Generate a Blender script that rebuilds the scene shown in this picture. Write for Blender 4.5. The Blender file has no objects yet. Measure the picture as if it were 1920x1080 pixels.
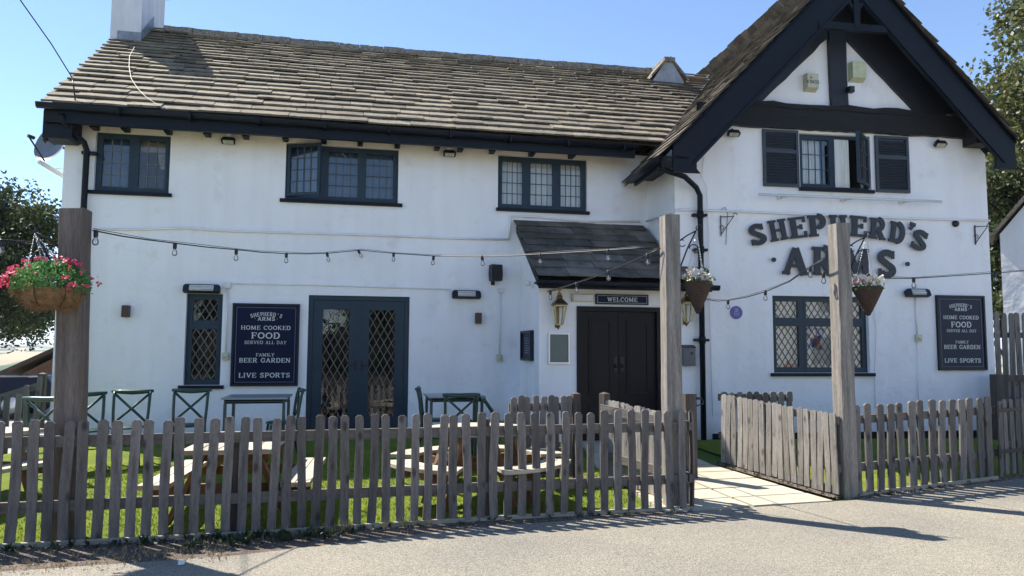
import bpy, math, random
from mathutils import Vector, Matrix
random.seed(7)
rad = math.radians
D = bpy.data
sc = bpy.context.scene
COL = sc.collection

# ---------------------------------------------------------------- camera
YAW, PIT, ROL, FPX = rad(11.75), rad(4.66), rad(0.303), 1387.0
cy, sy = math.cos(YAW), math.sin(YAW)
_r = Vector((cy, -sy, 0)); _f0 = Vector((sy, cy, 0)); _u = Vector((0, 0, 1))
FW = _f0*math.cos(PIT) + _u*math.sin(PIT)
_u2 = -_f0*math.sin(PIT) + _u*math.cos(PIT)
RT = _r*math.cos(ROL) + _u2*math.sin(ROL)
UP = -_r*math.sin(ROL) + _u2*math.cos(ROL)
CAM = Vector((0, -11.8, 1.36))
cd = D.cameras.new('camera'); cam = D.objects.new('camera', cd); COL.objects.link(cam)
cd.sensor_width = 36; cd.lens = FPX/1920*36; cd.clip_end = 12000; cd.clip_start = 0.05
cam.matrix_world = Matrix(((RT.x, UP.x, -FW.x, CAM.x), (RT.y, UP.y, -FW.y, CAM.y), (RT.z, UP.z, -FW.z, CAM.z), (0, 0, 0, 1)))
sc.camera = cam

# ---------------------------------------------------------------- light
SUN_EL, SH_ANG = rad(52.5), rad(43)
to_sun = Vector((-math.cos(SH_ANG)*math.cos(SUN_EL), math.sin(SH_ANG)*math.cos(SUN_EL), math.sin(SUN_EL)))
w = D.worlds.new('World'); sc.world = w; w.use_nodes = True
nt = w.node_tree; bg = nt.nodes['Background']
sky = nt.nodes.new('ShaderNodeTexSky'); sky.sky_type = 'NISHITA'; sky.sun_disc = False
sky.sun_elevation = SUN_EL; sky.sun_rotation = math.atan2(to_sun.x, to_sun.y)
sky.air_density = 0.8; sky.dust_density = 0.0; sky.ozone_density = 3.2; sky.altitude = 100
nt.links.new(sky.outputs[0], bg.inputs[0]); bg.inputs[1].default_value = 0.112
sd = D.lights.new('sun', 'SUN'); sd.energy = 4.8; sd.angle = rad(0.5); sd.color = (1, .93, .82)
sun = D.objects.new('sun', sd); COL.objects.link(sun)
sun.rotation_euler = to_sun.to_track_quat('Z', 'Y').to_euler()
vs = sc.view_settings; vs.view_transform = 'Standard'; vs.look = 'None'; vs.exposure = 1.20; vs.gamma = 1

# ---------------------------------------------------------------- measuring helpers (points on real planes)
def ray(px, py): return RT*((px-960)/FPX) - UP*((py-540)/FPX) + FW
def atY(px, py, Y=0.0):
    d = ray(px, py); return CAM + d*((Y-CAM.y)/d.y)
def atX(px, py, X):
    d = ray(px, py); return CAM + d*((X-CAM.x)/d.x)
def atD(px, py, dist):
    return CAM + ray(px, py)*dist
RA = rad(-3.0); RP = Vector((4.75, -1.27, 0))
MR = Matrix.Translation(RP) @ Matrix.Rotation(RA, 4, 'Z')
MRI = MR.inverted()
I4 = Matrix.Identity(4)
def Rw(px, py, off=0.0):            # point on the gable wing's front plane -> (s, z)
    c = MRI @ CAM; d = MRI.to_3x3() @ ray(px, py)
    p = c + d*((-off-c.y)/d.y); return p.x, p.z
def Lw(px, py, Y=0.0):
    p = atY(px, py, Y); return p.x, p.z
def sstep(a, b, x):
    t = min(1, max(0, (x-a)/(b-a))); return t*t*(3-2*t)
def gz(x, y):
    z = 0.0
    if y < -1.5: z = -0.25*min(1, (-1.5-y)/3.1)
    if x < -4.3: z = min(z, -0.30*(1-sstep(-4.75, -4.3, x)))
    return z
def onG(px, py, h=0.0):             # point h above the ground
    d = ray(px, py); z = -.15
    for _ in range(60):
        p = CAM + d*((z+h-CAM.z)/d.z); z = .7*z+.3*gz(p.x, p.y)
    return p

# ---------------------------------------------------------------- materials
def newmat(name):
    m = D.materials.new(name); m.use_nodes = True; t = m.node_tree
    return m, t, t.nodes['Principled BSDF']
def N(t, k, **kw):
    n = t.nodes.new(k)
    for a, b in kw.items(): setattr(n, a, b)
    return n
def mat(name, col, rough=.6, metal=0, var=0.0, scale=6.0, bump=0.0, bscale=60.0, stretch=(1, 1, 1), col2=None, rnd=0.0, island=0.0, spec=.5, dist=.01, fine=0.0, fscale=250.0, knots=0):
    """procedural material: base colour broken up by noise, optional fine grain, bump and per-object / per-piece tint"""
    m, t, b = newmat(name)
    b.inputs['Roughness'].default_value = rough; b.inputs['Metallic'].default_value = metal
    b.inputs['Specular IOR Level'].default_value = spec
    tc = N(t, 'ShaderNodeTexCoord'); mp = N(t, 'ShaderNodeMapping'); mp.inputs['Scale'].default_value = stretch
    t.links.new(tc.outputs['Object'], mp.inputs[0])
    ns = N(t, 'ShaderNodeTexNoise'); ns.inputs['Scale'].default_value = scale; ns.inputs['Detail'].default_value = 8; ns.inputs['Roughness'].default_value = .65
    t.links.new(mp.outputs[0], ns.inputs['Vector'])
    rp = N(t, 'ShaderNodeValToRGB'); rp.color_ramp.elements[0].position = .32; rp.color_ramp.elements[1].position = .68
    c2 = col2 or tuple(c*(1-var) for c in col)
    c1 = col if col2 else tuple(min(1, c*(1+var)) for c in col)
    rp.color_ramp.elements[0].color = (*c2, 1); rp.color_ramp.elements[1].color = (*c1, 1)
    t.links.new(ns.outputs[0], rp.inputs[0]); cur = rp.outputs[0]
    def scaleval(src, amt, cur):
        mr = N(t, 'ShaderNodeMapRange'); mr.inputs['To Min'].default_value = 1-amt; mr.inputs['To Max'].default_value = 1+amt
        t.links.new(src, mr.inputs[0]); h = N(t, 'ShaderNodeHueSaturation'); t.links.new(cur, h.inputs['Color']); t.links.new(mr.outputs[0], h.inputs['Value'])
        return h.outputs[0]
    if rnd: cur = scaleval(N(t, 'ShaderNodeObjectInfo').outputs['Random'], rnd, cur)
    if island: cur = scaleval(N(t, 'ShaderNodeNewGeometry').outputs['Random Per Island'], island, cur)
    if knots:
        kv = N(t, 'ShaderNodeTexVoronoi'); kv.inputs['Scale'].default_value = 1; km = N(t, 'ShaderNodeMapping'); km.inputs['Scale'].default_value = (9, 9, 4.2); ow = N(t, 'ShaderNodeObjectInfo'); cb = N(t, 'ShaderNodeVectorMath', operation='MULTIPLY_ADD')
        t.links.new(ow.outputs['Location'], cb.inputs[0]); cb.inputs[1].default_value = (13, 17, 0); t.links.new(km.outputs[0], cb.inputs[2]); t.links.new(tc.outputs['Object'], km.inputs[0]); t.links.new(cb.outputs[0], kv.inputs['Vector'])
        kr = N(t, 'ShaderNodeMapRange'); kr.inputs[1].default_value = .10; kr.inputs[2].default_value = .26; kr.inputs[3].default_value = .35; kr.inputs[4].default_value = 1; t.links.new(kv.outputs['Distance'], kr.inputs[0])
        kh = N(t, 'ShaderNodeHueSaturation'); t.links.new(cur, kh.inputs['Color']); t.links.new(kr.outputs[0], kh.inputs['Value']); cur = kh.outputs[0]
    if fine:
        n2 = N(t, 'ShaderNodeTexNoise'); n2.inputs['Scale'].default_value = fscale; n2.inputs['Detail'].default_value = 3
        t.links.new(mp.outputs[0], n2.inputs['Vector'])
        mr = N(t, 'ShaderNodeMapRange'); mr.inputs[1].default_value = .3; mr.inputs[2].default_value = .7
        t.links.new(n2.outputs[0], mr.inputs[0]); cur = scaleval(mr.outputs[0], fine, cur)
    t.links.new(cur, b.inputs['Base Color'])
    if bump:
        n3 = N(t, 'ShaderNodeTexNoise'); n3.inputs['Scale'].default_value = bscale; n3.inputs['Detail'].default_value = 5
        t.links.new(mp.outputs[0], n3.inputs['Vector'])
        bp = N(t, 'ShaderNodeBump'); bp.inputs['Strength'].default_value = bump; bp.inputs['Distance'].default_value = dist
        t.links.new(n3.outputs[0], bp.inputs['Height']); t.links.new(bp.outputs[0], b.inputs['Normal'])
    return m
M = {}
M['trim'] = mat('navy_black_paint', (.0035, .007, .014), .5, spec=.22, var=.25, scale=9, bump=.1, bscale=30)
M['beam'] = mat('black_painted_old_oak', (.006, .0065, .009), .55, var=.5, scale=5, stretch=(1, 1, 8), bump=.9, bscale=12, dist=.03)
M['post_black'] = mat('black_painted_wood', (.008, .010, .016), .5, var=.3, scale=6, stretch=(8, 8, 1), bump=.5, bscale=10, dist=.02)
M['frame'] = mat('slate_blue_frame_paint', (.015, .034, .055), .45, spec=.35, var=.12, scale=8, bump=.08, bscale=40)
M['shutter'] = mat('dark_grey_shutter_paint', (.028, .036, .048), .45, var=.15, scale=8)
M['door'] = mat('black_gloss_door_paint', (.005, .005, .008), .4, spec=.2, var=.2, scale=8)
M['lead'] = mat('grey_lead_strip', (.13, .12, .11), .5, var=.2)
M['leadpale'] = mat('pale_lead_strip', (.42, .4, .36), .5, var=.2)
M['leaddark'] = mat('dark_lead_strip', (.05, .055, .06), .5, var=.2)
M['leadsheet'] = mat('lead_valley_sheet', (.022, .026, .036), .6, var=.35, scale=5, bump=.3, bscale=15)
M['postbrown'] = mat('brown_weathered_post', (.19, .155, .13), .8, scale=1.4, stretch=(9, 9, .5), col2=(.085, .068, .058), bump=.8, bscale=10, dist=.01, fine=.3, fscale=22)
M['wood'] = mat('weathered_grey_timber', (.205, .185, .17), .85, scale=2.4, stretch=(9, 9, 1.0), col2=(.075, .066, .060), rnd=.38, knots=1, bump=.6, bscale=14, dist=.006, fine=.22, fscale=30)
M['woodrail'] = mat('weathered_fence_rail', (.17, .155, .14), .85, scale=2.4, stretch=(1, 9, 9), col2=(.10, .086, .074), bump=.5, bscale=14, dist=.006, fine=.15, fscale=30)
M['woodlit'] = mat('sunlit_picket_timber', (.36, .33, .29), .85, scale=2.4, stretch=(9, 9, 1.0), col2=(.16, .145, .13), rnd=.2, knots=1, bump=.6, bscale=14, dist=.006, fine=.25, fscale=30)  # lighter copy of the grey picket timber, sunshine put into its colour
M['woodpost'] = mat('weathered_post_timber', (.33, .30, .265), .85, scale=1.6, stretch=(9, 9, .6), col2=(.115, .103, .092), bump=.7, bscale=12, dist=.008, fine=.3, fscale=26)
M['wooddark'] = mat('dark_weathered_post', (.12, .095, .078), .8, scale=1.4, stretch=(9, 9, .5), col2=(.045, .035, .03), bump=.7, bscale=10, dist=.01, fine=.25, fscale=22)
M['picnic'] = mat('sunbleached_picnic_timber', (.52, .47, .38), .8, scale=3, stretch=(1.5, 6, 6), col2=(.34, .29, .22), island=.16, bump=.4, bscale=20, dist=.005, fine=.1, fscale=60)
M['picnicleg'] = mat('orange_brown_picnic_leg', (.24, .125, .055), .75, scale=3, stretch=(3, 3, 1), col2=(.14, .07, .03), island=.15, bump=.3, bscale=20)
M['metalblack'] = mat('black_iron', (.015, .016, .02), .45, metal=.3, var=.2)
M['plasticwhite'] = mat('white_plastic', (.68, .68, .66), .4, var=.06)
M['cablewhite'] = mat('white_conduit', (.78, .78, .79), .5, var=.1, scale=3)
M['cream'] = mat('aged_cream_plastic', (.50, .48, .36), .5, var=.15, scale=10)
M['creamgreen'] = mat('yellowed_plastic', (.52, .54, .36), .5, var=.18, scale=8)
M['brownbox'] = mat('dark_brown_metal', (.06, .03, .022), .5, var=.2)
M['brass'] = mat('weathered_brass', (.42, .31, .12), .35, metal=.85, var=.3, scale=20)
M['brassdark'] = mat('tarnished_brass', (.13, .09, .05), .4, metal=.7, var=.3, scale=20)
M['silver'] = mat('brushed_aluminium', (.62, .63, .64), .35, metal=.6, var=.05)
M['greypanel'] = mat('green_grey_notice_panel', (.085, .12, .12), .3, var=.05)
M['navy'] = mat('navy_sign_paint', (.004, .008, .036), .5, spec=.15, var=.12, scale=4)
M['slatesign'] = mat('faded_navy_sign_paint', (.016, .020, .042), .5, spec=.25, var=.12, scale=4)
M['navyedge'] = mat('navy_sign_frame', (.008, .010, .022), .4, spec=.3, var=.1)
M['signwhite'] = mat('sign_lettering_white', (.62, .64, .62), .5, var=.03)
M['signletter'] = mat('dark_slate_sign_letter', (.014, .017, .027), .45, var=.1)
M['signline'] = mat('thin_sign_border', (.16, .18, .24), .5, var=.03)
M['plaque'] = mat('blue_plaque_enamel', (.07, .07, .30), .3, var=.05)
M['plaquepale'] = mat('plaque_relief', (.32, .33, .55), .4, var=.05)
M['chair'] = mat('dark_green_metal_paint', (.018, .050, .035), .38, var=.15, scale=12)
M['chairpale'] = mat('faded_green_metal_paint', (.045, .085, .075), .4, var=.15, scale=12)
M['tabletop'] = mat('pale_grey_metal_table_top', (.26, .31, .33), .28, var=.06)
M['tableleg'] = mat('grey_green_table_frame', (.05, .08, .08), .4, var=.1)
M['coir'] = mat('brown_coir_liner', (.34, .20, .09), .95, scale=18, col2=(.15, .085, .04), bump=.9, bscale=70, dist=.01)
M['wicker'] = mat('dark_brown_wicker', (.075, .042, .028), .7, scale=30, stretch=(1, 1, 4), col2=(.025, .016, .012), bump=.8, bscale=60, dist=.01)
M['bulb_socket'] = mat('black_bulb_socket', (.012, .012, .014), .5)
M['lampglass'] = None
M['dish'] = mat('grey_satellite_dish', (.16, .18, .22), .5, var=.1)
M['curtain'] = mat('white_net_curtain', (.90, .90, .86), .8, scale=5, stretch=(8, 1, .4), col2=(.60, .60, .56))
M['blind'] = mat('cream_room_blind', (.93, .89, .80), .8, scale=3, col2=(.75, .71, .62))
M['blueback'] = mat('blue_grey_reflection_and_curtain', (.07, .13, .22), .7, scale=1.2, col2=(.03, .07, .13))  # sky reflection of the upper panes put into a colour; also a curtain tone
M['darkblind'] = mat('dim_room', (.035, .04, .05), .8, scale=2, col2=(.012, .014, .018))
M['browncurt'] = mat('dim_brown_room', (.09, .06, .045), .8, scale=6, col2=(.015, .012, .012))
M['beigeblind'] = mat('beige_roller_blind', (.30, .27, .20), .8, var=.1)
M['flagblue'] = mat('blue_bunting', (.03, .05, .30), .7, var=.1)
M['flagred'] = mat('red_bunting', (.45, .06, .03), .7, var=.1)
M['flagwhite'] = mat('white_bunting', (.7, .7, .7), .7, var=.05)
M['element'] = mat('heater_reflector', (.62, .60, .55), .3, metal=.5, var=.15, scale=(20))
M['rubber'] = mat('dark_rubber', (.02, .02, .02), .8)
M['carpaint'] = mat('dark_blue_car_paint', (.006, .010, .026), .45, var=.05, spec=.2)
M['tilebrown'] = mat('brown_tiled_roof', (.075, .05, .04), .8, var=.3, scale=3, bump=.5, bscale=20)
M['brick'] = mat('brown_brick_wall', (.16, .09, .06), .85, var=.3, scale=8)
M['stone'] = mat('pale_gravel_stone', (.30, .26, .22), .9, island=.5, var=.2, scale=3)
M['twig'] = mat('dry_grass_stalk', (.36, .28, .14), .9, island=.3)
M['edging'] = mat('timber_lawn_edging', (.34, .31, .24), .85, var=.25, scale=4, stretch=(1, 6, 6))
M['soil'] = None

def wall_mat(stain=1.0, nm='white_painted_render'):
    m, t, b = newmat(nm); b.inputs['Roughness'].default_value = .75; b.inputs['Specular IOR Level'].default_value = .3
    tc = N(t, 'ShaderNodeTexCoord')
    def noise(scale, st=(1, 1, 1), det=6):
        mp = N(t, 'ShaderNodeMapping'); mp.inputs['Scale'].default_value = st; t.links.new(tc.outputs['Object'], mp.inputs[0])
        n = N(t, 'ShaderNodeTexNoise'); n.inputs['Scale'].default_value = scale; n.inputs['Detail'].default_value = det; t.links.new(mp.outputs[0], n.inputs['Vector']); return n.outputs[0]
    def ramp(src, p0, p1, c0, c1):
        r = N(t, 'ShaderNodeValToRGB'); e = r.color_ramp.elements; e[0].position = p0; e[1].position = p1; e[0].color = (*c0, 1); e[1].color = (*c1, 1); t.links.new(src, r.inputs[0]); return r.outputs[0]
    def mix(f, a, b_, mode='MULTIPLY'):
        x = N(t, 'ShaderNodeMix', data_type='RGBA', blend_type=mode)
        if isinstance(f, float): x.inputs[0].default_value = f
        else: t.links.new(f, x.inputs[0])
        t.links.new(a, x.inputs[6]); t.links.new(b_, x.inputs[7]); return x.outputs[2]
    base = ramp(noise(.9), .3, .7, (.83, .82, .845), (.90, .89, .905))
    base = mix(.40, base, ramp(noise(1.6, (3.0, 3.0, .3)), .28, .55, (.88, .85, .82), (1, 1, 1)))      # rain streaks
    base = mix(.5, base, ramp(noise(3.1, det=9), .26, .40, (.80, .77, .72), (1, 1, 1)))      # blotches
    base = mix(.8, base, ramp(noise(38, det=2), .19, .25, (.45, .42, .38), (1, 1, 1)))     # specks
    vo = N(t, 'ShaderNodeTexVoronoi', feature='DISTANCE_TO_EDGE'); vo.inputs['Scale'].default_value = .55
    dn = N(t, 'ShaderNodeTexNoise'); dn.inputs['Scale'].default_value = 2.2; dn.inputs['Detail'].default_value = 6; t.links.new(tc.outputs['Object'], dn.inputs['Vector'])
    va_ = N(t, 'ShaderNodeVectorMath', operation='MULTIPLY_ADD'); t.links.new(dn.outputs['Color'], va_.inputs[0]); va_.inputs[1].default_value = (1.1, 1.1, 1.1); t.links.new(tc.outputs['Object'], va_.inputs[2]); t.links.new(va_.outputs[0], vo.inputs['Vector'])
    crk = ramp(vo.outputs['Distance'], .0, .006, (.74, .72, .70), (1, 1, 1)); base = mix(.22, base, crk)
    # stain band under the eaves and splash near the ground (object z)
    sx = N(t, 'ShaderNodeSeparateXYZ'); t.links.new(tc.outputs['Object'], sx.inputs[0])
    ad = N(t, 'ShaderNodeMath', operation='MULTIPLY_ADD'); t.links.new(noise(1.8), ad.inputs[0]); ad.inputs[1].default_value = .8; t.links.new(sx.outputs[2], ad.inputs[2])
    mr = N(t, 'ShaderNodeMapRange'); mr.inputs[1].default_value = 4.55; mr.inputs[2].default_value = 5.15; mr.inputs[4].default_value = .85*stain; t.links.new(ad.outputs[0], mr.inputs[0])
    st = N(t, 'ShaderNodeRGB'); st.outputs[0].default_value = (.80, .70, .56, 1)
    base = mix(mr.outputs[0], base, st.outputs[0])
    mr2 = N(t, 'ShaderNodeMapRange'); mr2.inputs[1].default_value = .75; mr2.inputs[2].default_value = .35; mr2.inputs[4].default_value = .7; t.links.new(ad.outputs[0], mr2.inputs[0])
    s2 = N(t, 'ShaderNodeRGB'); s2.outputs[0].default_value = (.66, .66, .63, 1)
    base = mix(mr2.outputs[0], base, s2.outputs[0])
    t.links.new(base, b.inputs['Base Color'])
    b1 = N(t, 'ShaderNodeBump'); b1.inputs['Strength'].default_value = .8; b1.inputs['Distance'].default_value = .07; t.links.new(noise(1.7, det=4), b1.inputs['Height'])
    b2 = N(t, 'ShaderNodeBump'); b2.inputs['Strength'].default_value = .35; b2.inputs['Distance'].default_value = .006; t.links.new(noise(42, det=4), b2.inputs['Height'])
    t.links.new(b1.outputs[0], b2.inputs['Normal']); t.links.new(b2.outputs[0], b.inputs['Normal'])
    return m
M['wall'] = wall_mat(); M['wallclean'] = wall_mat(0.0, 'white_painted_render_gable')
M['chimneywall'] = mat('chimney_render', (.66, .64, .68), .8, var=.12, scale=2, stretch=(2, 2, .5), bump=.4, bscale=20)

def slate_mat(name, a, b_, moss, island=.28):
    m, t, b = newmat(name); b.inputs['Roughness'].default_value = .88; b.inputs['Specular IOR Level'].default_value = .25
    tc = N(t, 'ShaderNodeTexCoord')
    n = N(t, 'ShaderNodeTexNoise'); n.inputs['Scale'].default_value = 3.5; n.inputs['Detail'].default_value = 9; n.inputs['Roughness'].default_value = .7; t.links.new(tc.outputs['Object'], n.inputs['Vector'])
    r = N(t, 'ShaderNodeValToRGB'); e = r.color_ramp.elements; e[0].position = .35; e[1].position = .65; e[0].color = (*b_, 1); e[1].color = (*a, 1); t.links.new(n.outputs[0], r.inputs[0])
    n2 = N(t, 'ShaderNodeTexNoise'); n2.inputs['Scale'].default_value = 14; n2.inputs['Detail'].default_value = 6; t.links.new(tc.outputs['Object'], n2.inputs['Vector'])
    r2 = N(t, 'ShaderNodeValToRGB'); e = r2.color_ramp.elements; e[0].position = .56; e[1].position = .68; e[0].color = (0, 0, 0, 1); e[1].color = (1, 1, 1, 1); t.links.new(n2.outputs[0], r2.inputs[0])
    mx = N(t, 'ShaderNodeMix', data_type='RGBA'); t.links.new(r2.outputs[0], mx.inputs[0]); t.links.new(r.outputs[0], mx.inputs[6]); mx.inputs[7].default_value = (*moss, 1)
    g = N(t, 'ShaderNodeNewGeometry'); mr = N(t, 'ShaderNodeMapRange'); mr.inputs[3].default_value = 1-island; mr.inputs[4].default_value = 1+island; t.links.new(g.outputs['Random Per Island'], mr.inputs[0])
    h = N(t, 'ShaderNodeHueSaturation'); t.links.new(mx.outputs[2], h.inputs['Color']); t.links.new(mr.outputs[0], h.inputs['Value']); t.links.new(h.outputs[0], b.inputs['Base Color'])
    bp = N(t, 'ShaderNodeBump'); bp.inputs['Strength'].default_value = .8; bp.inputs['Distance'].default_value = .015; t.links.new(n2.outputs[0], bp.inputs['Height']); t.links.new(bp.outputs[0], b.inputs['Normal'])
    return m
M['slate'] = slate_mat('stone_slate', (.27, .23, .17), (.135, .118, .095), (.07, .064, .05))
M['slatedark'] = slate_mat('dark_mossy_slate', (.19, .168, .145), (.075, .068, .062), (.12, .115, .07), .35)
M['slategable'] = slate_mat('gable_stone_slate', (.18, .155, .125), (.07, .06, .052), (.06, .06, .04), .35)
M['ridge'] = mat('mortared_ridge_stone', (.34, .29, .23), .95, scale=16, col2=(.12, .10, .08), fine=.4, fscale=60, bump=.9, bscale=25, dist=.03)

def glass_mat(name, tint=(.9, .93, .95), ior=1.5, boost=1.0):
    m = D.materials.new(name); m.use_nodes = True; t = m.node_tree; t.nodes.clear()
    o = N(t, 'ShaderNodeOutputMaterial'); mx = N(t, 'ShaderNodeMixShader'); tr = N(t, 'ShaderNodeBsdfTransparent'); gl = N(t, 'ShaderNodeBsdfGlossy'); fr = N(t, 'ShaderNodeFresnel')
    fr.inputs[0].default_value = ior; tr.inputs[0].default_value = (*tint, 1); gl.inputs['Roughness'].default_value = .01
    tc = N(t, 'ShaderNodeTexCoord'); n = N(t, 'ShaderNodeTexNoise'); n.inputs['Scale'].default_value = 6; t.links.new(tc.outputs['Object'], n.inputs['Vector'])
    bp = N(t, 'ShaderNodeBump'); bp.inputs['Strength'].default_value = .05; bp.inputs['Distance'].default_value = .01; t.links.new(n.outputs[0], bp.inputs['Height'])
    t.links.new(bp.outputs[0], gl.inputs['Normal'])
    mu = N(t, 'ShaderNodeMath', operation='MULTIPLY'); mu.inputs[1].default_value = boost; t.links.new(fr.outputs[0], mu.inputs[0])
    t.links.new(mu.outputs[0], mx.inputs[0]); t.links.new(tr.outputs[0], mx.inputs[1]); t.links.new(gl.outputs[0], mx.inputs[2]); t.links.new(mx.outputs[0], o.inputs[0])
    return m
M['glass'] = glass_mat('window_glass', (.98, .99, .99), 1.5, 1.25)
M['bulbglass'] = glass_mat('bulb_glass', (1, 1, 1), 1.5, 3.0)
M['glassclear'] = glass_mat('clear_glass', (.96, .97, .96), 1.45, 1.0)

def leaf_mat(name, a, b_, trans=.35):
    m, t, b = newmat(name); b.inputs['Roughness'].default_value = .5
    g = N(t, 'ShaderNodeNewGeometry'); r = N(t, 'ShaderNodeValToRGB'); r.color_ramp.elements[0].color = (*b_, 1); r.color_ramp.elements[1].color = (*a, 1); t.links.new(g.outputs['Random Per Island'], r.inputs[0])
    t.links.new(r.outputs[0], b.inputs['Base Color'])
    tl = N(t, 'ShaderNodeBsdfTranslucent'); t.links.new(r.outputs[0], tl.inputs[0]); mx = N(t, 'ShaderNodeMixShader'); mx.inputs[0].default_value = trans
    o = t.nodes['Material Output']; t.links.new(b.outputs[0], mx.inputs[1]); t.links.new(tl.outputs[0], mx.inputs[2]); t.links.new(mx.outputs[0], o.inputs[0])
    return m
M['leaf'] = leaf_mat('tree_leaf', (.075, .10, .03), (.018, .032, .011))
M['leaflight'] = leaf_mat('pale_tree_leaf', (.17, .17, .05), (.03, .05, .015))
M['leafbasket'] = leaf_mat('basket_leaf', (.17, .38, .10), (.05, .16, .05))
M['petalred'] = leaf_mat('red_pink_petal', (.78, .14, .22), (.42, .015, .06), .3)
M['petalwhite'] = leaf_mat('white_petal', (.85, .82, .74), (.7, .62, .55), .3)
M['petalpink'] = leaf_mat('pale_pink_petal', (.8, .45, .42), (.7, .35, .33), .3)
M['fern'] = leaf_mat('blue_green_grass_spike', (.20, .30, .24), (.10, .18, .12), .3)
M['weed'] = leaf_mat('weed_leaf', (.055, .085, .03), (.02, .032, .014), .3)
M['bark'] = mat('tree_bark', (.07, .055, .045), .9, var=.4, scale=6, stretch=(4, 4, 1), bump=.8, bscale=12, dist=.03)

def asphalt():
    m, t, b = newmat('worn_asphalt'); b.inputs['Roughness'].default_value = .9; b.inputs['Specular IOR Level'].default_value = .2
    tc = N(t, 'ShaderNodeTexCoord')
    def noise(s, d=3):
        n = N(t, 'ShaderNodeTexNoise'); n.inputs['Scale'].default_value = s; n.inputs['Detail'].default_value = d; t.links.new(tc.outputs['Object'], n.inputs['Vector']); return n.outputs[0]
    v = N(t, 'ShaderNodeTexVoronoi'); v.inputs['Scale'].default_value = 150; t.links.new(tc.outputs['Object'], v.inputs['Vector'])
    sp = N(t, 'ShaderNodeSeparateColor'); t.links.new(v.outputs['Color'], sp.inputs[0])
    r = N(t, 'ShaderNodeValToRGB'); e = r.color_ramp.elements; e[0].position = 0; e[1].position = 1; e[0].color = (.155, .145, .125, 1); e[1].color = (.425, .40, .34, 1); t.links.new(sp.outputs[0], r.inputs[0])
    r2 = N(t, 'ShaderNodeValToRGB'); e = r2.color_ramp.elements; e[0].position = .3; e[1].position = .7; e[0].color = (.74, .745, .77, 1); e[1].color = (1.10, 1.07, 1.0, 1); t.links.new(noise(.55, 11), r2.inputs[0])
    mx = N(t, 'ShaderNodeMix', data_type='RGBA', blend_type='MULTIPLY'); mx.inputs[0].default_value = 1; t.links.new(r.outputs[0], mx.inputs[6]); t.links.new(r2.outputs[0], mx.inputs[7])
    t.links.new(mx.outputs[2], b.inputs['Base Color'])
    bp = N(t, 'ShaderNodeBump'); bp.inputs['Strength'].default_value = .9; bp.inputs['Distance'].default_value = .007; t.links.new(v.outputs['Distance'], bp.inputs['Height']); t.links.new(bp.outputs[0], b.inputs['Normal'])
    return m
M['asphalt'] = asphalt()
M['turf'] = mat('artificial_turf', (.22, .27, .03), .9, scale=2.2, col2=(.11, .165, .018), bump=1, bscale=170, dist=.02, fine=.5, fscale=130, spec=.2)
M['turfblade'] = leaf_mat('artificial_turf_blade', (.30, .38, .03), (.13, .19, .012), .3)
M['soil'] = mat('bark_and_gravel_soil', (.20, .155, .115), .95, scale=14, col2=(.06, .045, .035), bump=1, bscale=60, dist=.03, fine=.5, fscale=90)
M['slab'] = mat('sandstone_paving_slab', (.46, .42, .33), .85, scale=3, col2=(.36, .33, .26), island=.1, bump=.3, bscale=60, dist=.004, fine=.12, fscale=150)
M['concrete'] = mat('pale_yard_concrete', (.26, .25, .23), .9, var=.2, scale=2, bump=.4, bscale=50)
M['water'] = None
def field_mat():
    m, t, b = newmat('farmland'); b.inputs['Roughness'].default_value = 1; b.inputs['Specular IOR Level'].default_value = 0
    tc = N(t, 'ShaderNodeTexCoord'); mp = N(t, 'ShaderNodeMapping'); mp.inputs['Scale'].default_value = (.0040, .0016, 0); t.links.new(tc.outputs['Object'], mp.inputs[0])
    v = N(t, 'ShaderNodeTexVoronoi'); v.inputs['Scale'].default_value = 1; t.links.new(mp.outputs[0], v.inputs['Vector'])
    sp = N(t, 'ShaderNodeSeparateColor'); t.links.new(v.outputs['Color'], sp.inputs[0])
    r = N(t, 'ShaderNodeValToRGB'); r.color_ramp.interpolation = 'CONSTANT'; e = r.color_ramp.elements; e[0].color = (.05, .09, .03, 1); e[1].position = .45; e[1].color = (.42, .34, .18, 1)
    x = e.new(.7); x.color = (.09, .14, .04, 1); x = e.new(.82); x.color = (.36, .28, .16, 1)
    t.links.new(sp.outputs[0], r.inputs[0]); t.links.new(r.outputs[0], b.inputs['Base Color'])
    return m
M['field'] = field_mat()

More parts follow.
